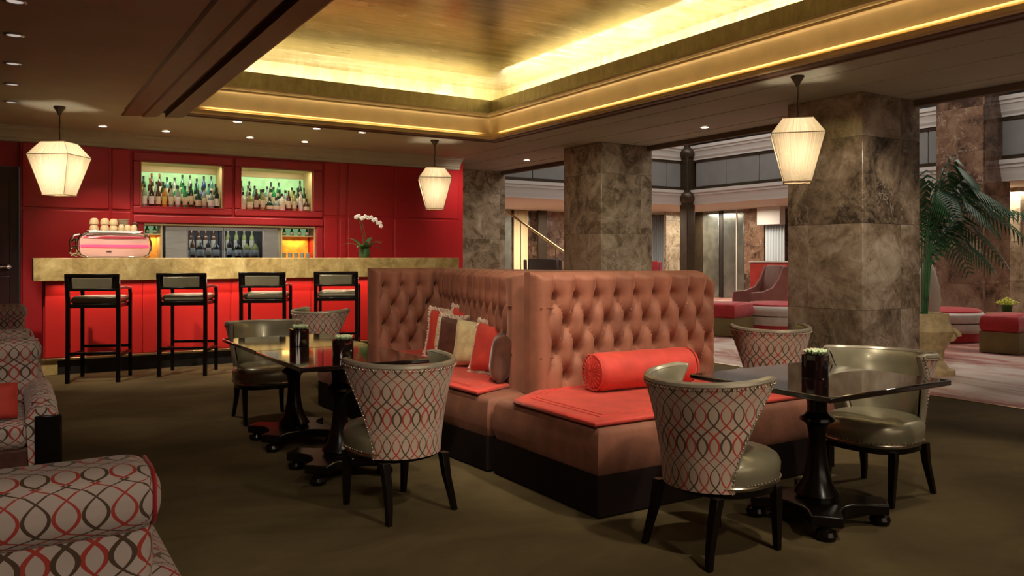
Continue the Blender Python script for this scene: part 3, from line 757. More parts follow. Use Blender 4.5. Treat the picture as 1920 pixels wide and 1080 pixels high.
# ------------------------------------------------------------------ tufted booths
def tuft(x, z, x0, z0, a, b, rows, n):
    t = (z0-z)/b; X = (x-x0)/a
    lo, hi = -.5, n-.5
    if t <= 0: s = abs(sin(pi*X))**.8
    elif t >= rows-1:
        off = ((rows-1) % 2)*.5; s = abs(sin(pi*(X-off)))**.8
    else:
        p, q = X+t/2, X-t/2; s = (abs(sin(pi*p))*abs(sin(pi*q)))**.4
    # fade out beyond the field of buttons
    e = max(0, -.15-X, X-(n-1)-.15)
    f = max(0, 1-e/.35)
    return s*f + .8*(1-f)
def tufted(name, parent, wd, z0, z1, x0, n, zr0, a, b, rows, th=.15, mt=velvet, round_right=0, depth=.062, M=None):
    m = MB(); r = .045; nx = int(wd/.012); nz = int((z1-z0)/.012)
    btn = []
    for j in range(rows):
        nn = n - (j % 2)
        for i in range(nn): btn.append((x0+a*(i+.5*(j % 2)), zr0-b*j))
    def f(u, v):
        x = u*wd; z = z0+v*(z1-z0)
        h = depth*tuft(x, z, x0, zr0, a, b, rows, n)
        d2 = min(((x-bx)**2+(z-bz)**2) for bx, bz in btn)
        h -= .048*exp(-d2/.0005) + .034*exp(-d2/.0026)
        h += .006*(mn.noise(Vector((x*16, z*4, 1.7+wd))))
        e = min(x, wd-x, (z1-z)); y = 0
        if e < r: y = r - sqrt(max(0, r*r-(r-e)**2)); h *= (e/r)**.6
        if round_right and wd-x < round_right:
            q = (round_right-(wd-x))/round_right; z = z0 + (z-z0)*(1-.16*q**3)
        return (x, y-h, z)
    m.grid(f, nx, nz)
    zr = z1 - (.16*(z1-z0) if round_right else 0)
    per = lambda y: [(0, y, z0), (wd, y, z0), (wd, y, zr), (wd-round_right, y, z1), (0, y, z1)]
    m.rings([per(r), per(.112)], caps=False); m.bm.faces.new([m.bm.verts.new(p) for p in per(.112)][::-1])
    MB_ = MB().box(.05, wd-.05-round_right*.6, .112, th+.0, z0, z1-.01)
    o = m.build(name, mt, parent, sharp=70, fixn=False)
    if th > .113:
        ob2 = MB_.build('frame_side_shade', fringe_gap_dk, o)  # near-black colour stands for the shadow in the gap between the backs
    bo = None
    for bx, bz in btn:
        if bo is None:
            bo = MB().lathe([(.0, -.006), (.008, -.005), (.014, -.001), (.014, .008)], 12).build('button', button_m, parent)
            c = bo
            for v in bo.data.vertices: v.co = Vector((v.co.x, v.co.z, v.co.y))
        else:
            c = bo.copy(); C.objects.link(c); c.parent = parent
        p = Vector((bx, .064, bz))
        if M: p = M @ p; c.rotation_euler = M.to_euler()
        c.location = p
    if M: o.matrix_local = M
    return o
def skirt(parent, pts, z0, z1, name='fringe', amp=.006, step=.02, mt=fringe_gap_dk):
    m = MB(); L = []
    for a, b in zip(pts, pts[1:]):
        a, b = Vector(a), Vector(b); n = max(2, int((b-a).length/step*2)); nr = Vector((b-a).normalized().to_2d().orthogonal()) if False else Vector(((b-a).y, -(b-a).x)).normalized()
        for i in range(n): L.append((a+(b-a)*i/n) + nr*(amp if i % 2 else -amp*.2))
    L.append(Vector(pts[-1]))
    m.rings([[(p.x, p.y, z) for p in L] for z in (z0, z1)], close=False, caps=False)
    return m.build(name, mt, parent, sharp=180, fixn=False)
def cushion_prism(m, poly, z0, z1, inset=.02):
    c = Vector((sum(p[0] for p in poly)/len(poly), sum(p[1] for p in poly)/len(poly)))
    def off(d):
        out = []; n = len(poly)
        for i in range(n):
            p0, p1, p2 = Vector(poly[i-1]), Vector(poly[i]), Vector(poly[(i+1) % n])
            n1 = Vector(((p1-p0).y, -(p1-p0).x)).normalized(); n2 = Vector(((p2-p1).y, -(p2-p1).x)).normalized()
            k = 1/(1+n1.dot(n2)); out.append(p1-(n1+n2)*d*k)
        return out
    H = z1-z0
    m.rings([[(p.x, p.y, z0+zz*H) for p in off(d)] for d, zz in ((inset*.6, 0), (0, .25), (0, .55), (inset*.35, .85), (inset, 1.0), (inset*3, 1.02))])
# --- front booth, back facing the camera
b1 = thing('tufted_booth', 'terracotta velvet booth with deep-buttoned back facing the camera', 'booth', (2.57, 3.27, 0), 0, 'velvet booths of the central island')
tufted('backrest', b1, 1.62, .44, 1.25, .16, 9, 1.085, .172, .172, 4, .14, round_right=.16, M=Matrix.Translation((.31, 1.06, 0)))
m = MB(); cushion_prism(m, [(0, 0), (1.92, 0), (1.92, 1.06), (0, 1.06)], .22, .462, .03); m.build('seat', velvet_seat_shaded, b1, sharp=60)
MB().box(.03, 1.89, .03, 1.05, .02, .24).build('base', dark_m, b1)
skirt(b1, [(.005, 1.05), (.005, .005), (1.915, .005), (1.915, 1.06)], .012, .225)
for z in (.70, 1.02): MB().tube([(.335, 1.02, z), (.43, 1.008, z)], .004, 5).build('border_seam', velvet_dk, b1)
def pad(label, poly, z, loc):
    t = thing('seat_pad', label, 'seat pad', (*loc, z), 0, 'coral velvet seat pads')
    m = MB(); cushion_prism(m, poly, 0, .030, .012); m.build('cover', redvel, t, sharp=60)
    cx = sum(p[0] for p in poly)/len(poly); cy = sum(p[1] for p in poly)/len(poly)
    for s, zz in ((.86, .0315), (.80, .0318)):
        m = MB(); L = [((p[0]-cx)*s+cx, (p[1]-cy)*s+cy, zz) for p in poly]; L.append(L[0])
        for a, b in zip(L, L[1:]): m.tube([a, b], .0028, 5)
        m.build('stitching', redvel, t)
    return t
pad('coral velvet pad on the front booth seat under the bolster', [(0, .0), (1.84, 0), (1.84, .98), (.44, 1.03), (.30, 1.0), (.0, .80)], .4685, (2.575, 3.30))
t = thing('bolster_cushion', 'long coral velvet bolster lying on the front booth seat', 'cushion', (3.52, 4.02, .622), (0, 0, R(-3)))
m = MB(); rr = []
for i in range(-20, 21):
    x = i/20*.40; e = .40-abs(x); q = .122*(1-(max(0, .05-e)/.05)**2*.45) * (1+.012*mn.noise(Vector((x*14, 0, 3))))
    rr.append([(x, cos(a)*q*(1+.01*sin(5*a+x*20)), sin(a)*q*(1+.01*sin(5*a+x*20))) for a in [2*pi*k/32 for k in range(32)]])
m.rings(rr); m.build('cover', redvel, t, sharp=75)
for s in (-1, 1):
    m = MB()
    m.tube([(s*.388, cos(2*pi*k/32)*.112, sin(2*pi*k/32)*.112) for k in range(33)], .006, 6)
    for k in range(20):
        a = 2*pi*k/20; m.tube([(s*.401, cos(a)*.10, sin(a)*.10), (s*.402, cos(a)*.02, sin(a)*.02)], .0035, 4)
    m.build('end_gathers', redvel, t)
# --- left booth, back facing left with a far wing
b2 = thing('tufted_booth', 'velvet booth with fringed cushions beside the left tables, back in profile', 'booth', (2.57, 4.36, 0), 0, 'velvet booths of the central island')
ang = math.atan2(6.85-4.48, 3.52-2.90)
Mb = Matrix.Translation((.345, .19, 0)) @ Matrix.Rotation(ang, 4, 'Z') @ Matrix.Translation((2.45, 0, 0)) @ Matrix.Rotation(pi, 4, 'Z')
# local x runs from the far end (0) to the near end (2.45); the face looks to -X
tufted('backrest', b2, 2.45, .44, 1.25, .09, 13, 1.085, .178, .172, 4, .30, M=Mb)
tufted('wing', b2, .74, .44, 1.25, .12, 4, 1.085, .175, .172, 4, .16, M=Matrix.Translation((2.80-2.57, 6.84-4.36, 0)))
m = MB(); poly2 = [(-.02, .0), (.30, .0), (.97, 2.5), (1.0, 2.80), (-.17, 2.80)]
cushion_prism(m, poly2, .22, .462, .03); m.build('seat', velvet_seat_shaded, b2, sharp=60)
MB().prism([(.02, .02), (.34, .02), (.97, 2.5), (.97, 2.77), (-.13, 2.77)], .02, .24).build('base', dark_m, b2)
skirt(b2, [(.9, 2.79), (-.165, 2.79), (-.015, .01), (.3, .01)], .012, .225)
for z in (.70, 1.02): MB().tube([Mb @ Vector((2.35, -.055, z)), Mb @ Vector((2.42, -.05, z))], .004, 5).build('border_seam', velvet_dk, b2)
pad('coral velvet pad on the left booth seat under the cushions', [(-.03, .12), (.30, .26), (.86, 2.42), (-.13, 2.42)], .4685, (2.575, 4.36))
# core between the two backs
m = MB(); m.prism([(3.30, 4.49), (4.48, 4.49), (4.48, 5.2), (3.95, 6.8), (3.82, 6.8)], .02, 1.235)
tag(m.build('booth_divider', velvet, bevel=.03, seg=3), 'velvet divider filling the middle of the booth island behind both backs', 'booth divider')

def cushion(label, x, y, rot, tilt, s, parts, fr=None, zc=None):
    """parts: list of (u0,u1,material) vertical bands across the face"""
    t = thing('throw_cushion', label, 'cushion', (x, y, .497), 0, 'fringed throw cushions on the left booth')
    Mx = Matrix.Rotation(rot, 4, 'Z') @ Matrix.Rotation(tilt, 4, 'X')
    def F(u, v, sd):
        a, b = 2*u-1, 2*v-1
        pin = 1-.13*(1-abs(a)**1.5)*abs(b)**2; pin2 = 1-.13*(1-abs(b)**1.5)*abs(a)**2
        th = .075*((1-a**4)*(1-b**4))**.5 + .006*mn.noise(Vector((a*3, b*3, x*5)))*((1-a*a)*(1-b*b))
        return Mx @ Vector((a*s/2*pin2, sd*th, s/2 + b*s/2*pin))
    for i, (u0, u1, mt) in enumerate(parts):
        m = MB(); n = max(3, int(18*(u1-u0)))
        m.grid(lambda u, v: F(u0+(u1-u0)*u, v, -1), n, 18)
        m.grid(lambda u, v: F(u0+(u1-u0)*u, v, 1), n, 18, None, True)
        m.build('cover' if len(parts) == 1 else 'cover_panel', mt, t, sharp=80, fixn=False)
    if fr:
        m = MB(); rnd = random.Random(3)
        per = [(k/30, 0) for k in range(30)]+[(1, k/30) for k in range(30)]+[(1-k/30, 1) for k in range(30)]+[(0, 1-k/30) for k in range(30)]
        cc = Mx @ Vector((0, 0, s/2))
        for u, v in per:
            p = F(u, v, -1); d = (p-cc).normalized()
            for q in range(4):
                dd = (d + Vector((rnd.uniform(-.5, .5), rnd.uniform(-.5, .5), rnd.uniform(-.5, .5)))).normalized()
                p2 = p + dd*.034
                p2.z = max(p2.z, .004)
                m.tube([p, p2], [.007, .005], 4)
        m.build('fringe', fr, t)
    return t
def cx_(y, o): return 2.915+.258*(y-4.55)-o
cushion('red and tan panelled cushion with cream fringe, leftmost on the booth', cx_(6.10, .17), 6.10, R(-64), R(-12), .41, [(0, .34, redvel), (.34, 1, tan_vel)], cream_fr)
cushion('red cushion with cream fringe peeping out behind the brown cushion', cx_(5.90, .0), 5.90, R(-75), R(-5), .43, [(0, 1, redvel)], cream_fr)
cushion('chocolate brown satin cushion in the middle of the row', cx_(5.73, .18), 5.73, R(-66), R(-13), .38, [(0, 1, choc)], cream_fr)
cushion('plain tan velvet cushion leaning between brown and red ones', cx_(5.41, .11), 5.41, R(-62), R(-13), .38, [(0, 1, tan_vel)], None)
cushion('bright red cushion with cream fringe at the right of the row', cx_(5.06, .09), 5.06, R(-80), R(-14), .38, [(0, 1, redvel)], cream_fr)
cushion('dark pleated cushion seen edge-on at the right end of the row', cx_(4.76, .10), 4.76, R(-120), R(-8), .34, [(0, 1, choc)], None)

# ------------------------------------------------------------------ bar stools
def make_stool(label):
    t = thing('bar_stool', label, 'bar stool', (0, 0, 0), 0, 'bar stools in front of the red bar')
    hw, dp = .25, .50      # rear posts at y=0 (towards the room), front at y=.5 (towards the bar)
    for sx in (-1, 1):
        m = MB(); m.rings([[(sx*hw+a*.021, y+b*.02, z) for a, b in ((-1,-1),(1,-1),(1,1),(-1,1))] for z, y in ((0, -.02), (.5, 0), (.85, 0), (1.165, -.045))])
        m.build('rear_post', black, t, bevel=.004)
        m = MB(); m.rings([[(sx*(hw-.0)+a*.018, y+b*.018, z) for a, b in ((-1,-1),(1,-1),(1,1),(-1,1))] for z, y in ((0, dp), (.8, dp), (.92, dp+.01), (.985, dp-.01))])
        m.build('front_leg', black, t, bevel=.004)
        m = MB(); m.rings([[(sx*hw+a*.018, y, z+b*.013) for a, b in ((-1,-1),(1,-1),(1,1),(-1,1))] for z, y in ((1.01, -.01), (1.015, .25), (.995, dp+.01))])
        m.build('armrest', black, t, bevel=.004)
        MB().box(sx*hw-.014, sx*hw+.014, 0, dp, .27, .305).build('side_rail', black, t, bevel=.003)
    MB().box(-hw-.02, hw+.02, -.065, -.025, 1.135, 1.17).build('top_rail', black, t, bevel=.005)
    MB().box(-hw, hw, -.045, -.015, .985, 1.01).build('back_rail', black, t, bevel=.004)
    M = Matrix.Translation((0, -.03, 1.07)) @ Matrix.Rotation(R(8), 4, 'X')
    MB().box(-hw+.05, hw-.05, -.022, .022, -.065, .065, M).build('back_pad', leather, t, bevel=.012, seg=3)
    for sx in (-1, 1): MB().box(sx*(hw-.036)-.014, sx*(hw-.036)+.014, -.04, 0, 1.0, 1.14).build('back_stile', black, t)
    MB().box(-hw+.01, hw-.01, .0, dp, .80, .845).build('seat_frame', black, t, bevel=.004)
    m = MB(); cushion_prism(m, [(-hw+.02, .02), (hw-.02, .02), (hw-.02, dp+.01), (-hw+.02, dp+.01)], .845, .925, .03)
    m.build('seat', leather, t, sharp=60)
    MB().box(-hw, hw, dp-.015, dp+.015, .33, .36).build('foot_rail', black, t, bevel=.003)
    MB().box(-hw, hw, -.012, .014, .30, .33).build('stretcher', black, t, bevel=.003)
    return t
SP = [('leftmost', .55, 9.83, -20), ('second from left', 1.46, 9.85, -25), ('third from left', 2.36, 9.85, -25), ('rightmost, beside the velvet booth', 3.27, 9.85, -25)]
st0 = None
for i, (nm, x, y, a) in enumerate(SP):
    r = R(a); cx = x + cos(r)*.26; cy = y + sin(r)*.26
    lb = f'dark wooden bar stool with olive leather seat, {nm} at the bar'
    if st0 is None: st0 = make_stool(lb); st0.location = (cx, cy, 0); st0.rotation_euler = (0, 0, r)
    else: dup(st0, (cx, cy, 0), r, lb)

# ------------------------------------------------------------------ upholstered armchairs on the left
def make_armchair(label, loc, rot, hw=.33):
    t = thing('armchair', label, 'armchair', loc, rot, 'patterned armchairs along the left side')
    # local forward +Y; back outer face at y=-.36
    M = Matrix.Translation((0, -.36, 0))
    def rbox(x0, x1, y0, y1, z0, z1, r=.05):
        m = MB(); m.box(x0, x1, y0, y1, z0, z1); return m
    bk = rbox(-hw+.012, hw-.012, -.35, -.19, .28, .915).build('backrest', fab2, t, bevel=.05, seg=5)
    rbox(-hw, hw, -.385, -.18, .785, .925).build('back_roll', fab2, bk, bevel=.06, seg=6)
    for sx in (-1, 1):
        pth = []
        for cy, cz, a0 in ((-.215, .864, 90), (-.325, .864, 90), (-.325, .845, 180)):
            for q in ((0,) if cy > -.3 else range(0, 91, 15)):
                a = R(a0+q); pth.append((sx*(hw-.018), cy+cos(a)*.047, cz+sin(a)*.047))
        MB().tube(pth, .0045, 6).build('back_piping', redsatin, t)
    rbox(-hw-.02, hw+.02, -.33, .40, .10, .48).build('seat_base', choc, t, bevel=.02, seg=3)
    rbox(-hw+.07, hw-.07, -.20, .42, .47, .60).build('seat_cushion', fab2, t, bevel=.045, seg=4)
    for sx in (-1, 1):
        m = MB(); rr = []
        for k in range(13):
            y = -.32 + .74*k/12; ztop = .705 - .045*max(0, (k-8)/4)**2; r = .068
            cx = sx*(hw-.018)
            ring = [(cx-sx*.05, y, .30)]
            for a in range(0, 11):
                th = -pi*.1 + a/10*pi*1.25
                ring.append((cx-sx*(.0)+sx*(-cos(th))*r, y, ztop-r+sin(th)*r))
            ring += [(cx+sx*.05, y, .30)]
            rr.append(ring)
        m.rings(rr); ar = m.build('arm', fab2, t, sharp=50)
        m = MB(); m.box(min(sx*(hw-.05), sx*(hw+.06)), max(sx*(hw-.05), sx*(hw+.06)), .415, .432, .10, .62); m.build('arm_facing', black, ar, bevel=.006)
        for y in (-.32, .36): MB().beam((sx*(hw-.04), y, 0), (sx*(hw-.04), y, .15), .016, .024).build('leg', black, t, bevel=.003)
    return t
ac = make_armchair('large patterned armchair in the near left corner, seen from behind', (-.055, 2.15, 0), 0)
dup(ac, (-.17, 4.72, 0), pi, 'patterned armchair at the left edge with a red cushion, facing the camera')
dup(ac, (-.19, 5.85, 0), R(0), 'patterned armchair back seen just behind the one with the red cushion')
dup(ac, (-.17, 8.30, 0), pi, 'farthest patterned armchair at the left, nearest the dark red door')
t = thing('throw_cushion', 'red velvet cushion on the armchair at the left edge', 'cushion', (-.125, 4.40, .605), 0)
m = MB()
def F2(u, v, sd):
    a, b = 2*u-1, 2*v-1
    return Vector((a*.17, sd*.05*((1-a**4)*(1-b**4))**.5 + b*.03, .082+b*.078))
m.grid(lambda u, v: F2(u, v, -1), 14, 14); m.grid(lambda u, v: F2(u, v, 1), 14, 14, None, True); m.build('cover', redvel, t, sharp=80, fixn=False)

# ------------------------------------------------------------------ bottles
def gl(name, c, rough=.12, tr=0.0): return mat(name, c, rough, coat=.6, trans=tr, ior=1.3)
GLS = {'dark green': gl('dark_green_glass', (.01, .04, .015)), 'black': gl('black_glass', (.006, .006, .008)), 'green': gl('green_glass', (.02, .22, .07)),
       'pale clear': gl('pale_glass', (.50, .60, .55), .1, .55), 'amber': gl('amber_glass', (.45, .20, .03)), 'blue': gl('blue_glass', (.02, .05, .22)),
       'white': gl('white_glass', (.72, .68, .62)), 'brown': gl('brown_glass', (.07, .025, .01)), 'aqua': gl('aqua_glass', (.12, .38, .36), .1, .4),
       'straw': gl('straw_glass', (.40, .42, .14), .1, .3)}
lab_c = mat('cream_paper_label', (.66, .58, .42), .7, var=.2, vscale=60); lab_w = mat('white_paper_label', (.72, .72, .70), .7, var=.15, vscale=60)
lab_g = mat('golden_paper_label', (.62, .42, .08), .6, var=.2, vscale=60)
cap_k = mat('black_foil', (.02, .02, .02), .4); cap_r = mat('copper_foil', (.35, .12, .07), .4, .6); cap_w = mat('pale_cap', (.6, .58, .5), .5)
BP = {}
SHAPE = {'slim': [(.030, 0), (.034, .006), (.034, .19), (.030, .215), (.014, .245), (.012, .30), (.014, .305), (.014, .315)],
         'wide': [(.042, 0), (.045, .006), (.045, .15), (.040, .175), (.016, .205), (.013, .25), (.015, .255), (.015, .265)],
         'tall': [(.028, 0), (.031, .006), (.031, .22), (.024, .26), (.012, .285), (.012, .345), (.014, .35), (.014, .36)],
         'short': [(.026, 0), (.028, .004), (.028, .06), (.014, .078), (.012, .09), (.013, .104)],
         'squat': [(.044, 0), (.048, .01), (.05, .09), (.035, .125), (.015, .145), (.014, .175), (.017, .18), (.017, .20)]}
def bottle(shape, col, loc, label, group, lab=lab_c, cap=cap_k):
    key = (shape, col, lab.name, cap.name)
    if key not in BP:
        t = thing('bottle', label, 'bottle', loc, 0, group); pr = SHAPE[shape]; H = pr[-1][1]; r = pr[2][0]; hz = pr[2][1]
        MB().lathe(pr, 14).build('glass_body', GLS[col], t)
        MB().lathe([(r+.001, hz*.22), (r+.0013, hz*.22+.001), (r+.0013, hz*.80), (r+.001, hz*.8+.001)], 14, caps=False).build('paper_label', lab, t)
        MB().lathe([(pr[-1][0]+.001, H-min(.04, H*.18)), (pr[-1][0]+.001, H+.003), (.001, H+.003)], 10).build('cap', cap, t)
        BP[key] = t; return t
    return dup(BP[key], loc, random.uniform(0, 6), label, group)
def row(x0, x1, y, z, specs, where, group):
    n = len(specs)
    for i, s in enumerate(specs):
        sh, col = s[0], s[1]; lab = s[2] if len(s) > 2 else lab_c; cap = s[3] if len(s) > 3 else cap_k
        x = x0 + (x1-x0)*(i+.5)/n + random.uniform(-.006, .006)
        pos = 'leftmost' if i == 0 else 'rightmost' if i == n-1 else f'{ORD[i]} from the left'
        bottle(sh, col, (x, y+random.uniform(-.008, .008), z), f'{sh} {col} bottle, {where}, {pos}', group, lab, cap)
N1 = [('slim','pale clear',lab_w),('slim','black',lab_w),('slim','brown'),('slim','amber',lab_g),('slim','pale clear',lab_c),('slim','pale clear',lab_w),('slim','green'),('tall','dark green'),('wide','dark green'),('slim','pale clear',lab_c),('wide','pale clear',lab_w),('slim','black',lab_w)]
N1b = [('slim','straw'),('tall','brown',lab_c,cap_r),('slim','pale clear'),('slim','dark green'),('slim','brown'),('wide','green'),('slim','green'),('wide','black'),('slim','dark green'),('wide','blue'),('slim','aqua'),('slim','dark green')]
N1c = [('slim','green'),('tall','brown',lab_c,cap_r),('tall','brown',lab_c,cap_r),('slim','aqua'),('slim','pale clear'),('tall','green'),('tall','pale clear'),('slim','aqua'),('tall','blue'),('tall','aqua')]
N2 = [('wide','white',lab_c),('wide','straw'),('slim','brown',lab_c,cap_r),('slim','straw'),('squat','dark green'),('squat','pale clear'),('wide','white'),('slim','brown',lab_c,cap_r),('slim','straw'),('slim','white',lab_w,cap_w),('squat','brown')]
N2b = [('slim','pale clear'),('slim','pale clear',lab_w),('slim','aqua'),('wide','dark green'),('slim','pale clear'),('slim','green'),('wide','dark green'),('wide','pale clear'),('slim','straw'),('slim','dark green'),('slim','dark green')]
N2c = [('slim','dark green'),('slim','dark green'),('squat','brown'),('squat','aqua'),('slim','dark green'),('slim','green'),('squat','pale clear'),('squat','aqua'),('tall','dark green')]
row(1.62, 2.70, W+.09, 2.066, N1, 'front row of left wall niche', 'bottles in the left wall niche')
row(1.62, 2.70, W+.215, 2.126, N1b, 'middle row of left wall niche', 'bottles in the left wall niche')
row(1.64, 2.68, W+.34, 2.206, N1c, 'back row of left wall niche', 'bottles in the left wall niche')
row(2.99, 4.06, W+.09, 2.066, N2, 'front row of right wall niche', 'bottles in the right wall niche')
row(2.99, 4.06, W+.215, 2.126, N2b, 'middle row of right wall niche', 'bottles in the right wall niche')
row(3.01, 4.04, W+.34, 2.206, N2c, 'back row of right wall niche', 'bottles in the right wall niche')
# fridges
def fridge(label, x0, x1, side, gx0, gx1):
    t = thing('bottle_fridge', label, 'fridge', ((x0+x1)/2, W+.2, 1.0), 0, 'bottle fridges behind the bar'); c = (x0+x1)/2
    MB().box(x0-c, x1-c, .14, .28, 0, .79).box(x0-c, x1-c, -.19, .14, 0, .28).build('cabinet', dark_m, t)
    MB().box(side[0]-c, side[1]-c, -.20, -.17, 0, .79).build('steel_panel', steel, t, bevel=.004)
    m = MB(); ring(m, gx0-c, gx1-c, .02, .785, gx0-c+.012, gx1-c-.012, .035, .74, -.2, -.18); m.build('door_frame', steel, t)
    MB().box(gx0-c+.012, gx1-c-.012, -.192, -.188, .035, .74).build('glass_door', glass_m, t)
    MB().box(gx0-c+.012, gx1-c-.012, -.15, .12, .28, .335).box(gx0-c+.012, gx1-c-.012, -.02, .13, .335, .45).build('wire_shelf', steel, t)
fridge('left steel bottle fridge with a glass door behind the bar', 1.89, 2.725, (1.93, 2.22), 2.22, 2.725)
fridge('right steel bottle fridge with a glass door behind the bar', 2.735, 3.575, (3.31, 3.53), 2.735, 3.31)
row(2.26, 2.70, W+.10, 1.336, [('slim','brown',lab_w),('wide','black',lab_w,cap_w),('slim','black'),('wide','black',lab_w)], 'front row of left fridge', 'bottles in the fridges')
row(2.27, 2.69, W+.255, 1.452, [('slim','brown',lab_c,cap_r)]*4, 'shelf of left fridge', 'bottles in the fridges')
row(2.77, 3.28, W+.10, 1.336, [('slim','black',lab_w),('wide','black',lab_w),('wide','straw',lab_w),('wide','straw',lab_w)], 'front row of right fridge', 'bottles in the fridges')
row(2.79, 3.26, W+.255, 1.452, [('slim','straw',lab_c,cap_w)]*4, 'shelf of right fridge', 'bottles in the fridges')
row(1.68, 1.84, W+.14, 1.0, [('slim','pale clear',lab_c),('slim','straw',lab_c)], 'lower part of the left cubby', 'bottles in the bar cubbies')
# glassware in the right cubby
gp = None
for i in range(5):
    lb = f'small clear glass in the amber cubby behind the bar, {"leftmost" if i == 0 else "rightmost" if i == 4 else ORD[i]+" from the left"}'
    if gp is None:
        gp = thing('drinking_glass', lb, 'glass', (3.66, W+.12, 1.335), 0, 'small glasses in the amber cubby')
        MB().lathe([(.018, 0), (.028, .004), (.036, .08), (.034, .08), (.027, .008), (.001, .006)], 14).build('tumbler', GLS['pale clear'], gp)
        MB().lathe([(.0365, .078), (.0365, .083), (.0335, .083)], 14, caps=False).build('rim', cap_w, gp)
    else: dup(gp, (3.66+i*.095, W+.12, 1.335), 0, lb)
tag(MB().box(3.60, 4.09, W+.02, W+.27, 1.318, 1.333).build('cubby_shelf', shelf_wood), 'thin wooden shelf under the small glasses in the amber cubby', 'shelf')
for i in range(4):
    bottle('short', 'green', (3.67+i*.12, W+.14, 1.686), f'short green bottle on the cubby top shelf at right, {["leftmost","second from the left","third from the left","rightmost"][i]}', 'bottles in the bar cubbies')
for i in range(2):
    bottle('short', 'green', (1.705+i*.102, W+.14, 1.686), f'short green bottle on the left cubby top shelf, {["leftmost","rightmost"][i]}', 'bottles in the bar cubbies')

# ------------------------------------------------------------------ coffee machine
cm = thing('coffee_machine', 'chrome and pale pink espresso machine standing on the bar', 'coffee machine', (1.10, 10.82, 1.338), 0)
def oval(hw, z, y0, y1, bow, n=16):
    pts = []
    for i in range(n+1):
        f = i/n*2-1; pts.append((f*hw, y0-bow*(1-f*f), z))
    pts += [(hw, y1, z), (-hw, y1, z)]
    return pts
m = MB(); m.rings([oval(w_, z, -.16, .2, .04) for w_, z in ((.30, .012), (.345, .03), (.37, .08), (.375, .15), (.37, .22), (.345, .265), (.30, .285))]); m.build('body', pink_m, cm, sharp=50)
m = MB(); m.rings([oval(w_, z, -.170, .1, .045) for w_, z in ((.362, .128), (.366, .132), (.366, .155), (.362, .159))]); o = m.build('light_band', hot_m, cm); o['label'] = 'glowing red band'
m = MB(); m.rings([oval(w_, z, -.168, .1, .042) for w_, z in ((.30, .228), (.345, .232), (.33, .252), (.30, .256))]); m.build('upper_band', mat('pink_enamel_stripe', (.60, .06, .10), .3), cm)
m = MB()
for s in (-1, 1):
    m.tube([(s*.31, -.17, .012), (s*.365, -.16, .04), (s*.392, -.15, .10), (s*.392, -.15, .19), (s*.37, -.16, .255), (s*.32, -.17, .29)], .013, 8)
    m.tube([(s*.31, .17, .012), (s*.38, .17, .06), (s*.39, .17, .20), (s*.32, .17, .29)], .013, 8)
m.tube([(-.32, -.20, .29), (0, -.215, .292), (.32, -.20, .29)], .010, 8); m.tube([(-.31, -.20, .012), (0, -.215, .012), (.31, -.20, .012)], .010, 8)
m.box(-.28, .28, -.17, .18, .285, .318); m.box(-.3, .3, -.18, .19, .318, .328)
m.build('chrome_frame', chrome, cm, bevel=.002)
m = MB()
for zz in (.06, .14, .22): m.tube([(-.40, -.14, zz), (-.44, -.13, zz-.01), (-.455, -.12, zz-.03)], .011, 6)
m.tube([(-.39, .0, .02), (-.46, .0, .06), (-.465, .0, .2), (-.42, 0, .27), (-.36, 0, .285)], .012, 6)
m.build('valves', chrome, cm)
MB().box(-.10, -.045, -.212, -.203, .075, .085).build('badge', cap_k, cm)
m = MB(); m.box(-.30, .30, -.15, .15, 0, .02); m.build('feet', dark_m, cm)
cupA = None
cups = [(-.21, 0, .050, .15), (-.095, 0, .050, .15), (0.0, 0, .046, .145), (.080, -.05, .036, .075), (.150, -.05, .036, .075), (.220, -.05, .036, .075)]
cn = ['tall tan cup stack, leftmost on top of the coffee machine', 'tall tan cup stack, second from left on the coffee machine', 'tall tan cup stack, third from left on the coffee machine',
      'small tan cup, left of the three on the coffee machine', 'small tan cup, middle of the three on the coffee machine', 'small tan cup, right of the three on the coffee machine']
for (x, y, r, hh), lb in zip(cups, cn):
    t = thing('coffee_cup', lb, 'cup', (1.10+x, 10.82+y, 1.338+.329), R(100), 'cups on the coffee machine')
    n = 2 if hh > .1 else 1; q = hh/n
    for k in range(n):
        MB().lathe([(r*1.0, k*q), (r*1.02, k*q+q*.1), (r*.98, k*q+q*.5), (r*.75, k*q+q*.86), (r*.5, k*q+q*.97), (r*.5, k*q+q)], 20).build('bowl', cerami, t)
        m = MB(); m.tube([(r*.95, 0, k*q+q*.25), (r*1.45, 0, k*q+q*.3), (r*1.4, 0, k*q+q*.65), (r*.85, 0, k*q+q*.7)], r*.1, 6); m.build('handle', cerami, t)
t = thing('saucer_stack', 'stack of white saucers on top of the coffee machine', 'saucers', (1.10+.115, 10.82+.085, 1.338+.329), 0)
for k in range(7): MB().lathe([(.03, k*.021), (.075, k*.021+.015), (.077, k*.021+.019), (.03, k*.021+.006)], 20).build('saucer', cerami_w, t)
t = thing('coffee_grinder_cup', 'small dark glass jar at the back of the coffee machine top', 'jar', (1.10+.245, 10.82+.09, 1.338+.329), 0)
MB().lathe([(.03, 0), (.035, .01), (.035, .09), (.02, .10)], 16).build('jar_body', GLS['brown'], t); MB().lathe([(.022, .10), (.022, .115), (.001, .118)], 12).build('lid', chrome, t)

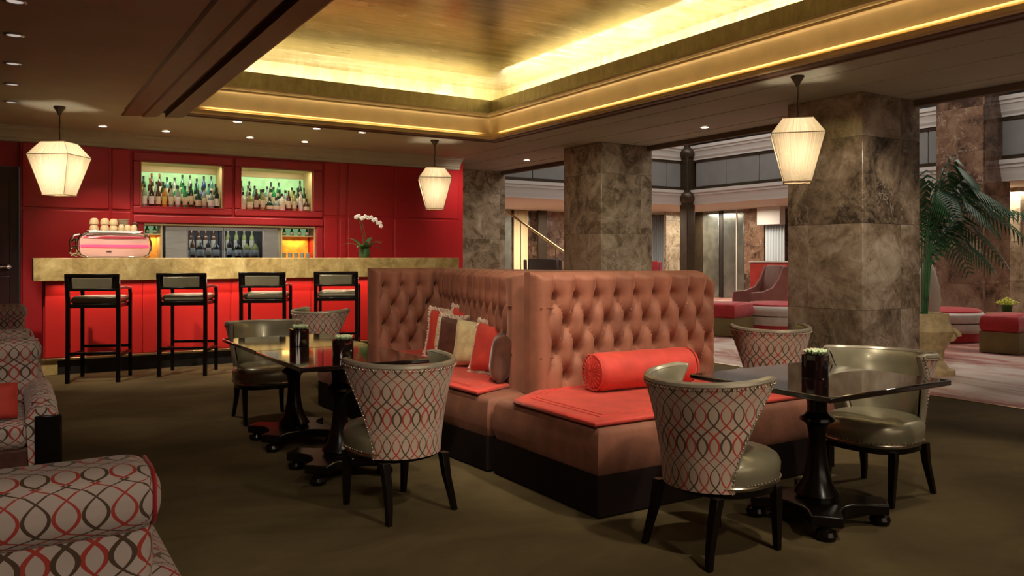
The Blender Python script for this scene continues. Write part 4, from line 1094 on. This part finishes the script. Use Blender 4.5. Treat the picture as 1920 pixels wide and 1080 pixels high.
# ------------------------------------------------------------------ orchid
t = thing('orchid', 'white orchid with dark leaves in a pot on the bar', 'plant', (4.30, 10.80, 1.338), 0)
MB().lathe([(.05, 0), (.07, .01), (.085, .12), (.08, .13), (.0, .12)], 20).build('pot', mat('green_pot', (.03, .09, .025), .5), t)
def leaf(m, base, az, L, wd, up=.5, droop=.6, n=8):
    b = Vector(base); d = Vector((cos(az), sin(az), 0)); s = Vector((-sin(az), cos(az), 0)); A = []; B = []; Mid = []
    for i in range(n+1):
        f = i/n; c = b + d*(L*f) + Vector((0, 0, L*(up*f - droop*f*f))); w_ = wd*sin(pi*min(1, f*.92+.08))**.8
        A.append(c+s*w_+Vector((0,0,.15*w_))); B.append(c-s*w_+Vector((0,0,.15*w_))); Mid.append(c)
    m.rings([A, Mid, B], close=False, caps=False)
m = MB()
for k in range(11): leaf(m, (0, 0, .10), k*.62+.2, random.uniform(.22, .34), .034, random.uniform(.7, 1.5), random.uniform(.5, .9))
m.build('leaves', leafm, t, fixn=False, sharp=180)
stem = [(0, 0, .10), (-.02, 0, .28), (-.045, 0, .42), (-.07, 0, .51), (-.10, 0, .56), (-.04, 0, .585), (.06, 0, .57), (.16, 0, .53), (.24, 0, .46)]
MB().tube(stem[:4]+[(-.06, 0, .56), (0, 0, .575), (.1, 0, .555), (.19, 0, .50), (.24, 0, .45)], .005, 6).tube([(.02, .02, .1), (.03, .02, .3), (-.02, 0, .47), (-.06, 0, .54), (-.12, 0, .57)], .004, 6).build('stem', leafm, t)
for k, (x, z) in enumerate(((-.125, .575), (-.085, .59), (-.04, .56), (.01, .585), (.055, .57), (.10, .575), (.135, .54), (.17, .545), (.20, .50), (.235, .50), (.25, .455))):
    m = MB()
    for q in range(5):
        a = q*2*pi/5+k; c = Vector((x+cos(a)*.018, -.01, z+sin(a)*.018))
        m.ball(c, .017, 1, 1)
    m.ball((x, -.022, z), .008, 1, 1)
    m.build('flower', petal, t)

# ------------------------------------------------------------------ lobby furniture
def ottoman(label, x, y, hx, hy, h, rot, grp='square ottomans in the lobby'):
    t = thing('ottoman', label, 'ottoman', (x, y, 0), rot, grp)
    m = MB(); cushion_prism(m, [(-hx, -hy), (hx, -hy), (hx, hy), (-hx, hy)], h*.55, h, .04); m.build('cushion', redsatin, t, sharp=60)
    skirt(t, [(-hx, hy), (-hx, -hy), (hx, -hy), (hx, hy), (-hx, hy)], .012, h*.56, 'skirt', .004, .04, olive_sk)
    MB().box(-hx+.02, hx-.02, -hy+.02, hy-.02, .01, h*.56).build('base', olive_sk, t)
ottoman('red-topped ottoman with olive skirt at the right edge of the photo', 12.15, 5.98+.0, .45, .25, .54, R(8))
ottoman('red-topped ottoman with olive skirt, left of the large pillar', 10.60, 10.02, .42, .42, .56, R(20))
def round_seat(label, x, y, r, h):
    t = thing('round_banquette', label, 'banquette', (x, y, 0), 0, 'round cream and red banquettes in the lobby')
    MB().lathe([(r*.93, .01), (r*.95, h*.28)], 40).build('red_base', redsatin, t)
    m = MB()
    m.lathe([(r*.97, h*.28), (r, h*.32), (r*1.01, h*.42), (r, h*.54), (r*.97, h*.57)], 40); m.lathe([(r*.97, h*.58), (r*1.01, h*.61), (r*1.03, h*.72), (r*1.01, h*.84), (r*.95, h*.9)], 40)
    m.build('cream_cushion', stripe_w, t)
    MB().lathe([(r*.95, h*.88), (r*.93, h*.95), (r*.85, h), (.01, h*1.02)], 40).build('red_top', redsatin, t)
    MB().lathe([(r*.975, h*.565), (r*.985, h*.575), (r*.975, h*.585)], 40, caps=False).build('dark_seam', dark_m, t)
round_seat('round cream banquette with red top, right of the large pillar', 12.95, 7.45, .62, .52)
round_seat('cream banquette with red top showing left of the large pillar', 11.75, 9.75, .55, .54)
# carved stone urn and palm
t = thing('stone_urn', 'carved cream stone urn with scrolls beside the large pillar', 'urn', (9.05, 5.42, 0), R(-32))
m = MB(); m.lathe([(.30, 0), (.30, .06), (.24, .08), (.19, .16), (.20, .28), (.27, .40), (.30, .50), (.27, .56), (.26, .58), (.25, .60), (.24, .70), (.20, .70), (.18, .62), (.0, .62)], 32, sq=3); m.build('bowl', stone, t)
for k in range(4):
    a = k*pi/2+pi/4; m = MB(); pts = []
    for i in range(22):
        th = i/21*pi*2.4; rr_ = .085*(1-i/26); pts.append((cos(a)*(.30+cos(th)*rr_), sin(a)*(.30+cos(th)*rr_), .45+sin(th)*rr_))
    m.tube(pts, .026, 8); m.build('scroll', stone, t)
t = thing('potted_palm', 'tall green palm rising beside the large marble pillar', 'palm', (9.05, 5.42, .62), 0)
MB().lathe([(.17, 0), (.17, .02), (.0, .03)], 20).build('soil', dark_m, t)
rnd = random.Random(11)
def frond(az, H, L, up, droop, n=34, wd=.30):
    m = MB(); b = Vector((cos(az)*.04, sin(az)*.04, .0)); pts = []; d = Vector((cos(az), sin(az), 0))
    for i in range(n+1):
        f = i/n; g = max(0, f-.35)/.65
        pts.append(b + d*(L*(.15*f + .85*g**1.1)) + Vector((0, 0, H*min(1, f/.6)**.9 - droop*g**2.2)))
    m.tube(pts, [.009*(1-.7*i/n) for i in range(n+1)], 5)
    s = Vector((-sin(az), cos(az), 0))
    for i in range(int(n*.38), n+1):
        f = (i/n-.38)/.62; ln = wd*(sin(pi*(.12+.8*f)))**.7
        tdir = (pts[min(i+1, n)]-pts[i-1]).normalized()
        for sd in (-1, 1):
            dd = (s*sd + tdir*.75 + Vector((0, 0, -.15))).normalized(); p = pts[i]
            mid = p+dd*ln*.5+Vector((0, 0, .02)); tip = p+dd*ln+Vector((0, 0, -ln*.35))
            wv = tdir*.018
            m.rings([[p-wv*.4, mid-wv, tip], [p+wv*.4, mid+wv, tip+Vector((0,0,.001))]], close=False, caps=False)
    return m.build('frond', palm_m, t, fixn=False, sharp=180)
for az, H, L, dr in ((-.45, 1.35, 1.35, .15), (-.95, 1.6, .8, .35), (-.65, 1.0, .7, .4), (-.2, 1.55, 1.0, .45), (-.35, 1.55, 1.15, .35), (-.75, 1.45, 1.05, .55), (.1, 1.7, .9, .3), (-1.2, 1.5, .7, .5), (-.55, 1.2, .9, .55), (.8, 1.75, .6, .3), (1.8, 1.7, .5, .3), (-2.0, 1.55, .55, .4), (-.1, 1.15, .8, .6), (-1.0, 1.85, .5, .3), (-.5, 1.75, .6, .25), (.4, 1.35, .7, .5)):
    frond(az, H, L, 1, dr)
t = thing('floor_vase', 'tall pointed ivory vase behind the large pillar by the urn', 'vase', (10.72, 6.36, 0), 0)
MB().lathe([(.16, 0), (.17, .02), (.12, .3), (.15, .6), (.17, .75), (.15, .95), (.10, 1.15), (.05, 1.28), (.015, 1.34)], 28).build('body', ivory, t)
MB().lathe([(.172, 0), (.178, .03), (.17, .06)], 28).build('foot', dark_m, t)
t = thing('tall_lantern', 'dark red glazed tower ornament behind the ivory vase', 'ornament', (12.85, 8.45, 0), 0)
m = MB(); m.box(-.14, .14, -.14, .14, 0, 1.45); m.build('body', redsatin, t, bevel=.01)
m = MB()
for z in (.5, .8, 1.1, 1.3, 1.45): m.box(-.155, .155, -.155, .155, z, z+.03)
m.build('bands', dark_m, t)
# low round table with flowers
t = thing('low_table', 'low round wooden table under the yellow flowers', 'table', (14.2, 7.05, 0), 0)
MB().lathe([(.30, .36), (.32, .37), (.32, .40), (.3, .41), (.01, .41)], 32).build('tabletop', mat('honey_wood', (.26, .13, .05), .35, var=.2), t)
MB().lathe([(.2, 0), (.2, .03), (.05, .06), (.04, .2), (.05, .34), (.1, .36)], 20).build('stand', black, t)
t = thing('flower_pot', 'dark pot of yellow-green flowers on the low round table', 'plant', (14.2, 7.05, .412), 0)
MB().lathe([(.06, 0), (.07, .01), (.09, .14), (.08, .14), (.0, .13)], 18).build('pot', leafm, t)
m = MB()
for k in range(46):
    a = k*2.4; q = .15*sqrt(k/46); m.tube([(cos(a)*q*.4, sin(a)*q*.4, .12), (cos(a)*q, sin(a)*q, .25-q*.6)], [.004, .003], 4)
    m.ball((cos(a)*q*1.15, sin(a)*q*1.15, .26-q*.6+rnd.uniform(-.01, .01)), .017, .6, 1)
m.build('blooms', yel, t)
# wing chair in the lobby, facing left
def lobby_chair(label, x, y, rot, mt, h=1.15, s=1.0, cat='armchair', name='lobby_armchair'):
    t = thing(name, label, cat, (x, y, 0), rot, 'armchairs in the lobby')
    t.scale = (s, s, 1)
    MB().box(-.34, .34, -.38, .34, .16, .40).build('seat_base', mt, t, bevel=.03, seg=3)
    m = MB()
    m.rings([[(-.34, -.42, z0) , (.34, -.42, z0), (.34, -.26, z0), (-.34, -.26, z0)] if z0 < .9 else [(-.30, -.50, z0), (.30, -.50, z0), (.30, -.36, z0), (-.30, -.36, z0)] for z0 in (.3, .7, h)])
    m.build('backrest', mt, t, bevel=.03, seg=3)
    for sx in (-1, 1):
        m = MB(); prof = [(-.44, .25), (.34, .25), (.35, .62), (.10, .64), (-.12, .72), (-.26, .90), (-.36, h-.03), (-.48, h-.02)]
        m.rings([[(sx*.40, a, b) for a, b in prof], [(sx*.33, a, b) for a, b in prof]]); m.build('side', mt, t, bevel=.012)
        for y_ in (-.34, .28): MB().beam((sx*.3, y_, 0), (sx*.3, y_, .18), .015, .025).build('leg', black, t)
    return t
lobby_chair('dusky rose wing chair facing left in the lobby, left of the large pillar', 13.35, 11.6, R(70), rose, 1.18)
lobby_chair('dark crimson armchair seen over the right end of the tufted booth', 14.2, 15.9, R(150), redsatin, 1.25)
lobby_chair('crimson armchair between the middle pillar and bronze post', 12.9, 16.2, R(170), redsatin, 1.25)
t = thing('lobby_sofa', 'red sofa with pale top piping under the pale blue curtain', 'sofa', (16.0, 13.5, 0), R(90))
MB().box(-.9, .9, -.4, .4, .0, .45).build('seat_base', redsatin, t, bevel=.04); MB().box(-.9, .9, -.45, -.25, .3, 1.2).build('backrest', redvel, t, bevel=.04)
MB().box(-.92, .92, -.46, -.24, 1.2, 1.25).build('top_piping', stripe_w, t, bevel=.02)
for nm, x, y in (('dark console table with pale trim beyond the booth end', 12.5, 13.7), ('dark side table nearer the rose wing chair', 12.3, 12.45)):
    t = thing('side_table', nm, 'table', (x, y, 0), R(30), 'dark side tables in the lobby')
    MB().box(-.4, .4, -.25, .25, .70, .73).build('tabletop', gloss, t, bevel=.004); MB().box(-.38, .38, -.23, .23, .60, .70).build('drawer_box', black, t)
    for sx in (-1, 1):
        for sy in (-1, 1): MB().beam((sx*.36, sy*.2, 0), (sx*.36, sy*.2, .6), .014, .02).build('leg', brass, t)
# between the first and second pillars
lobby_chair('dark armchair top showing just right of the first pillar', 9.3, 13.6, R(150), mat('dark_brown_leather', (.05, .03, .02), .4), 1.32)
t = thing('lobby_sofa', 'red sofa back showing just left of the middle pillar', 'sofa', (9.6, 12.0, 0), R(-30))
MB().box(-.35, .35, -.4, .4, .0, .45).build('seat_base', redsatin, t, bevel=.03); MB().box(-.35, .35, -.45, -.25, .3, 1.22).build('backrest', redvel, t, bevel=.04)
# stair rail, drape and dark frames beyond
t = thing('stair_rail', 'brass handrail sloping down between the first two marble pillars', 'handrail', (0, 0, 0), 0)
MB().tube([(11.0, 18.4, 2.78), (12.5, 16.53, 1.14)], .035, 8).build('handrail', brass, t)
m = MB()
for k in range(5):
    f = (k+.5)/5; x = 11.0+1.5*f; y = 18.4-1.87*f; m.tube([(x, y, .0), (x, y, 2.78-1.64*f)], .012, 6)
m.build('balusters', brass, t)
def drapery(label, x0, x1, y0, y1, z0, z1, mt, n=9):
    o = MB(); L = []
    for i in range(n*6+1):
        f = i/(n*6); dx, dy = x1-x0, y1-y0; q = Vector((-dy, dx)).normalized()*.04*sin(f*n*2*pi)
        L.append((x0+dx*f+q.x, y0+dy*f+q.y))
    o.rings([[(x, y, z) for x, y in L] for z in (z0, z1)]+[[(x+.02, y+.02, z) for x, y in L] for z in (z1,)], close=False, caps=False)
    return tag(o.build('curtain', mt, fixn=False, sharp=180), label, 'curtain', 'curtains at the far side of the lobby')
drapery('cream lit drape beyond the first pillar, below the stair rail', 14.05, 14.58, 22.3, 22.3, 0.005, 2.88, drape_m)
drapery('pale blue-grey curtain just right of the middle pillar', 20.0, 20.68, 22.3, 22.3, 0.005, 2.88, curtain_m, 7)
XP = 20.2
drapery('pale blue curtain at the left of the large pillar, above the red sofa', XP, XP, 16.5, 17.25, .005, 2.88, curtain_m, 7)
def wallpiece(name, label, cat, y0, y1, z0, z1, mt, x=XP, th=.12, group=None, bev=.006):
    return tag(MB().box(x, x+th, y0, y1, z0, z1).build(name, mt, bevel=bev), label, cat, group)
wallpiece('door_frame_post', 'wide bronze frame post right of the corner post under the gallery', 'post', 19.95, 20.3, 0, 2.9, bronze)
wallpiece('wall_mirror', 'antique mirror panel beside the bronze post under the gallery', 'mirror', 19.2, 19.93, 0, 2.9, mirror_m)
wallpiece('door_frame_post', 'thin dark post between the two antique mirror panels', 'post', 19.02, 19.18, 0, 2.9, dark_m)
wallpiece('wall_mirror', 'antique mirror panel left of the narrow marble pier', 'mirror', 18.12, 19.0, 0, 2.9, mirror_m)
wallpiece('mirror_strip', 'thin pale strip down the second mirror panel', 'trim strip', 18.40, 18.44, 0, 2.9, ivory, XP-.02, .02)
wallpiece('marble_pier', 'narrow brown marble pier left of the pale blue curtain', 'pier', 17.3, 18.1, 0, 2.9, marb_d)
wallpiece('lit_soffit', 'white bulkhead above the pale blue curtain', 'bulkhead', 16.4, 17.28, 2.35, 2.9, white_m, XP-.35, .25)
tag(MB().box(19.05, 19.98, 20.5, 20.62, 0, 2.9).build('marble_pier', marb_l, bevel=.006), 'pale veined marble pier left of the bronze corner post', 'pier')
tag(MB().box(14.95, 15.3, 22.2, 22.3, 0, 2.9).build('door_frame_post', bronze, bevel=.006), 'dark bronze post right of the cream lit drape', 'post')
tag(MB().box(12.9, 13.9, 22.2, 22.3, 0, 2.9).build('wall_mirror', mirror_m, bevel=.006), 'antique mirror panel left of the cream lit drape', 'mirror')
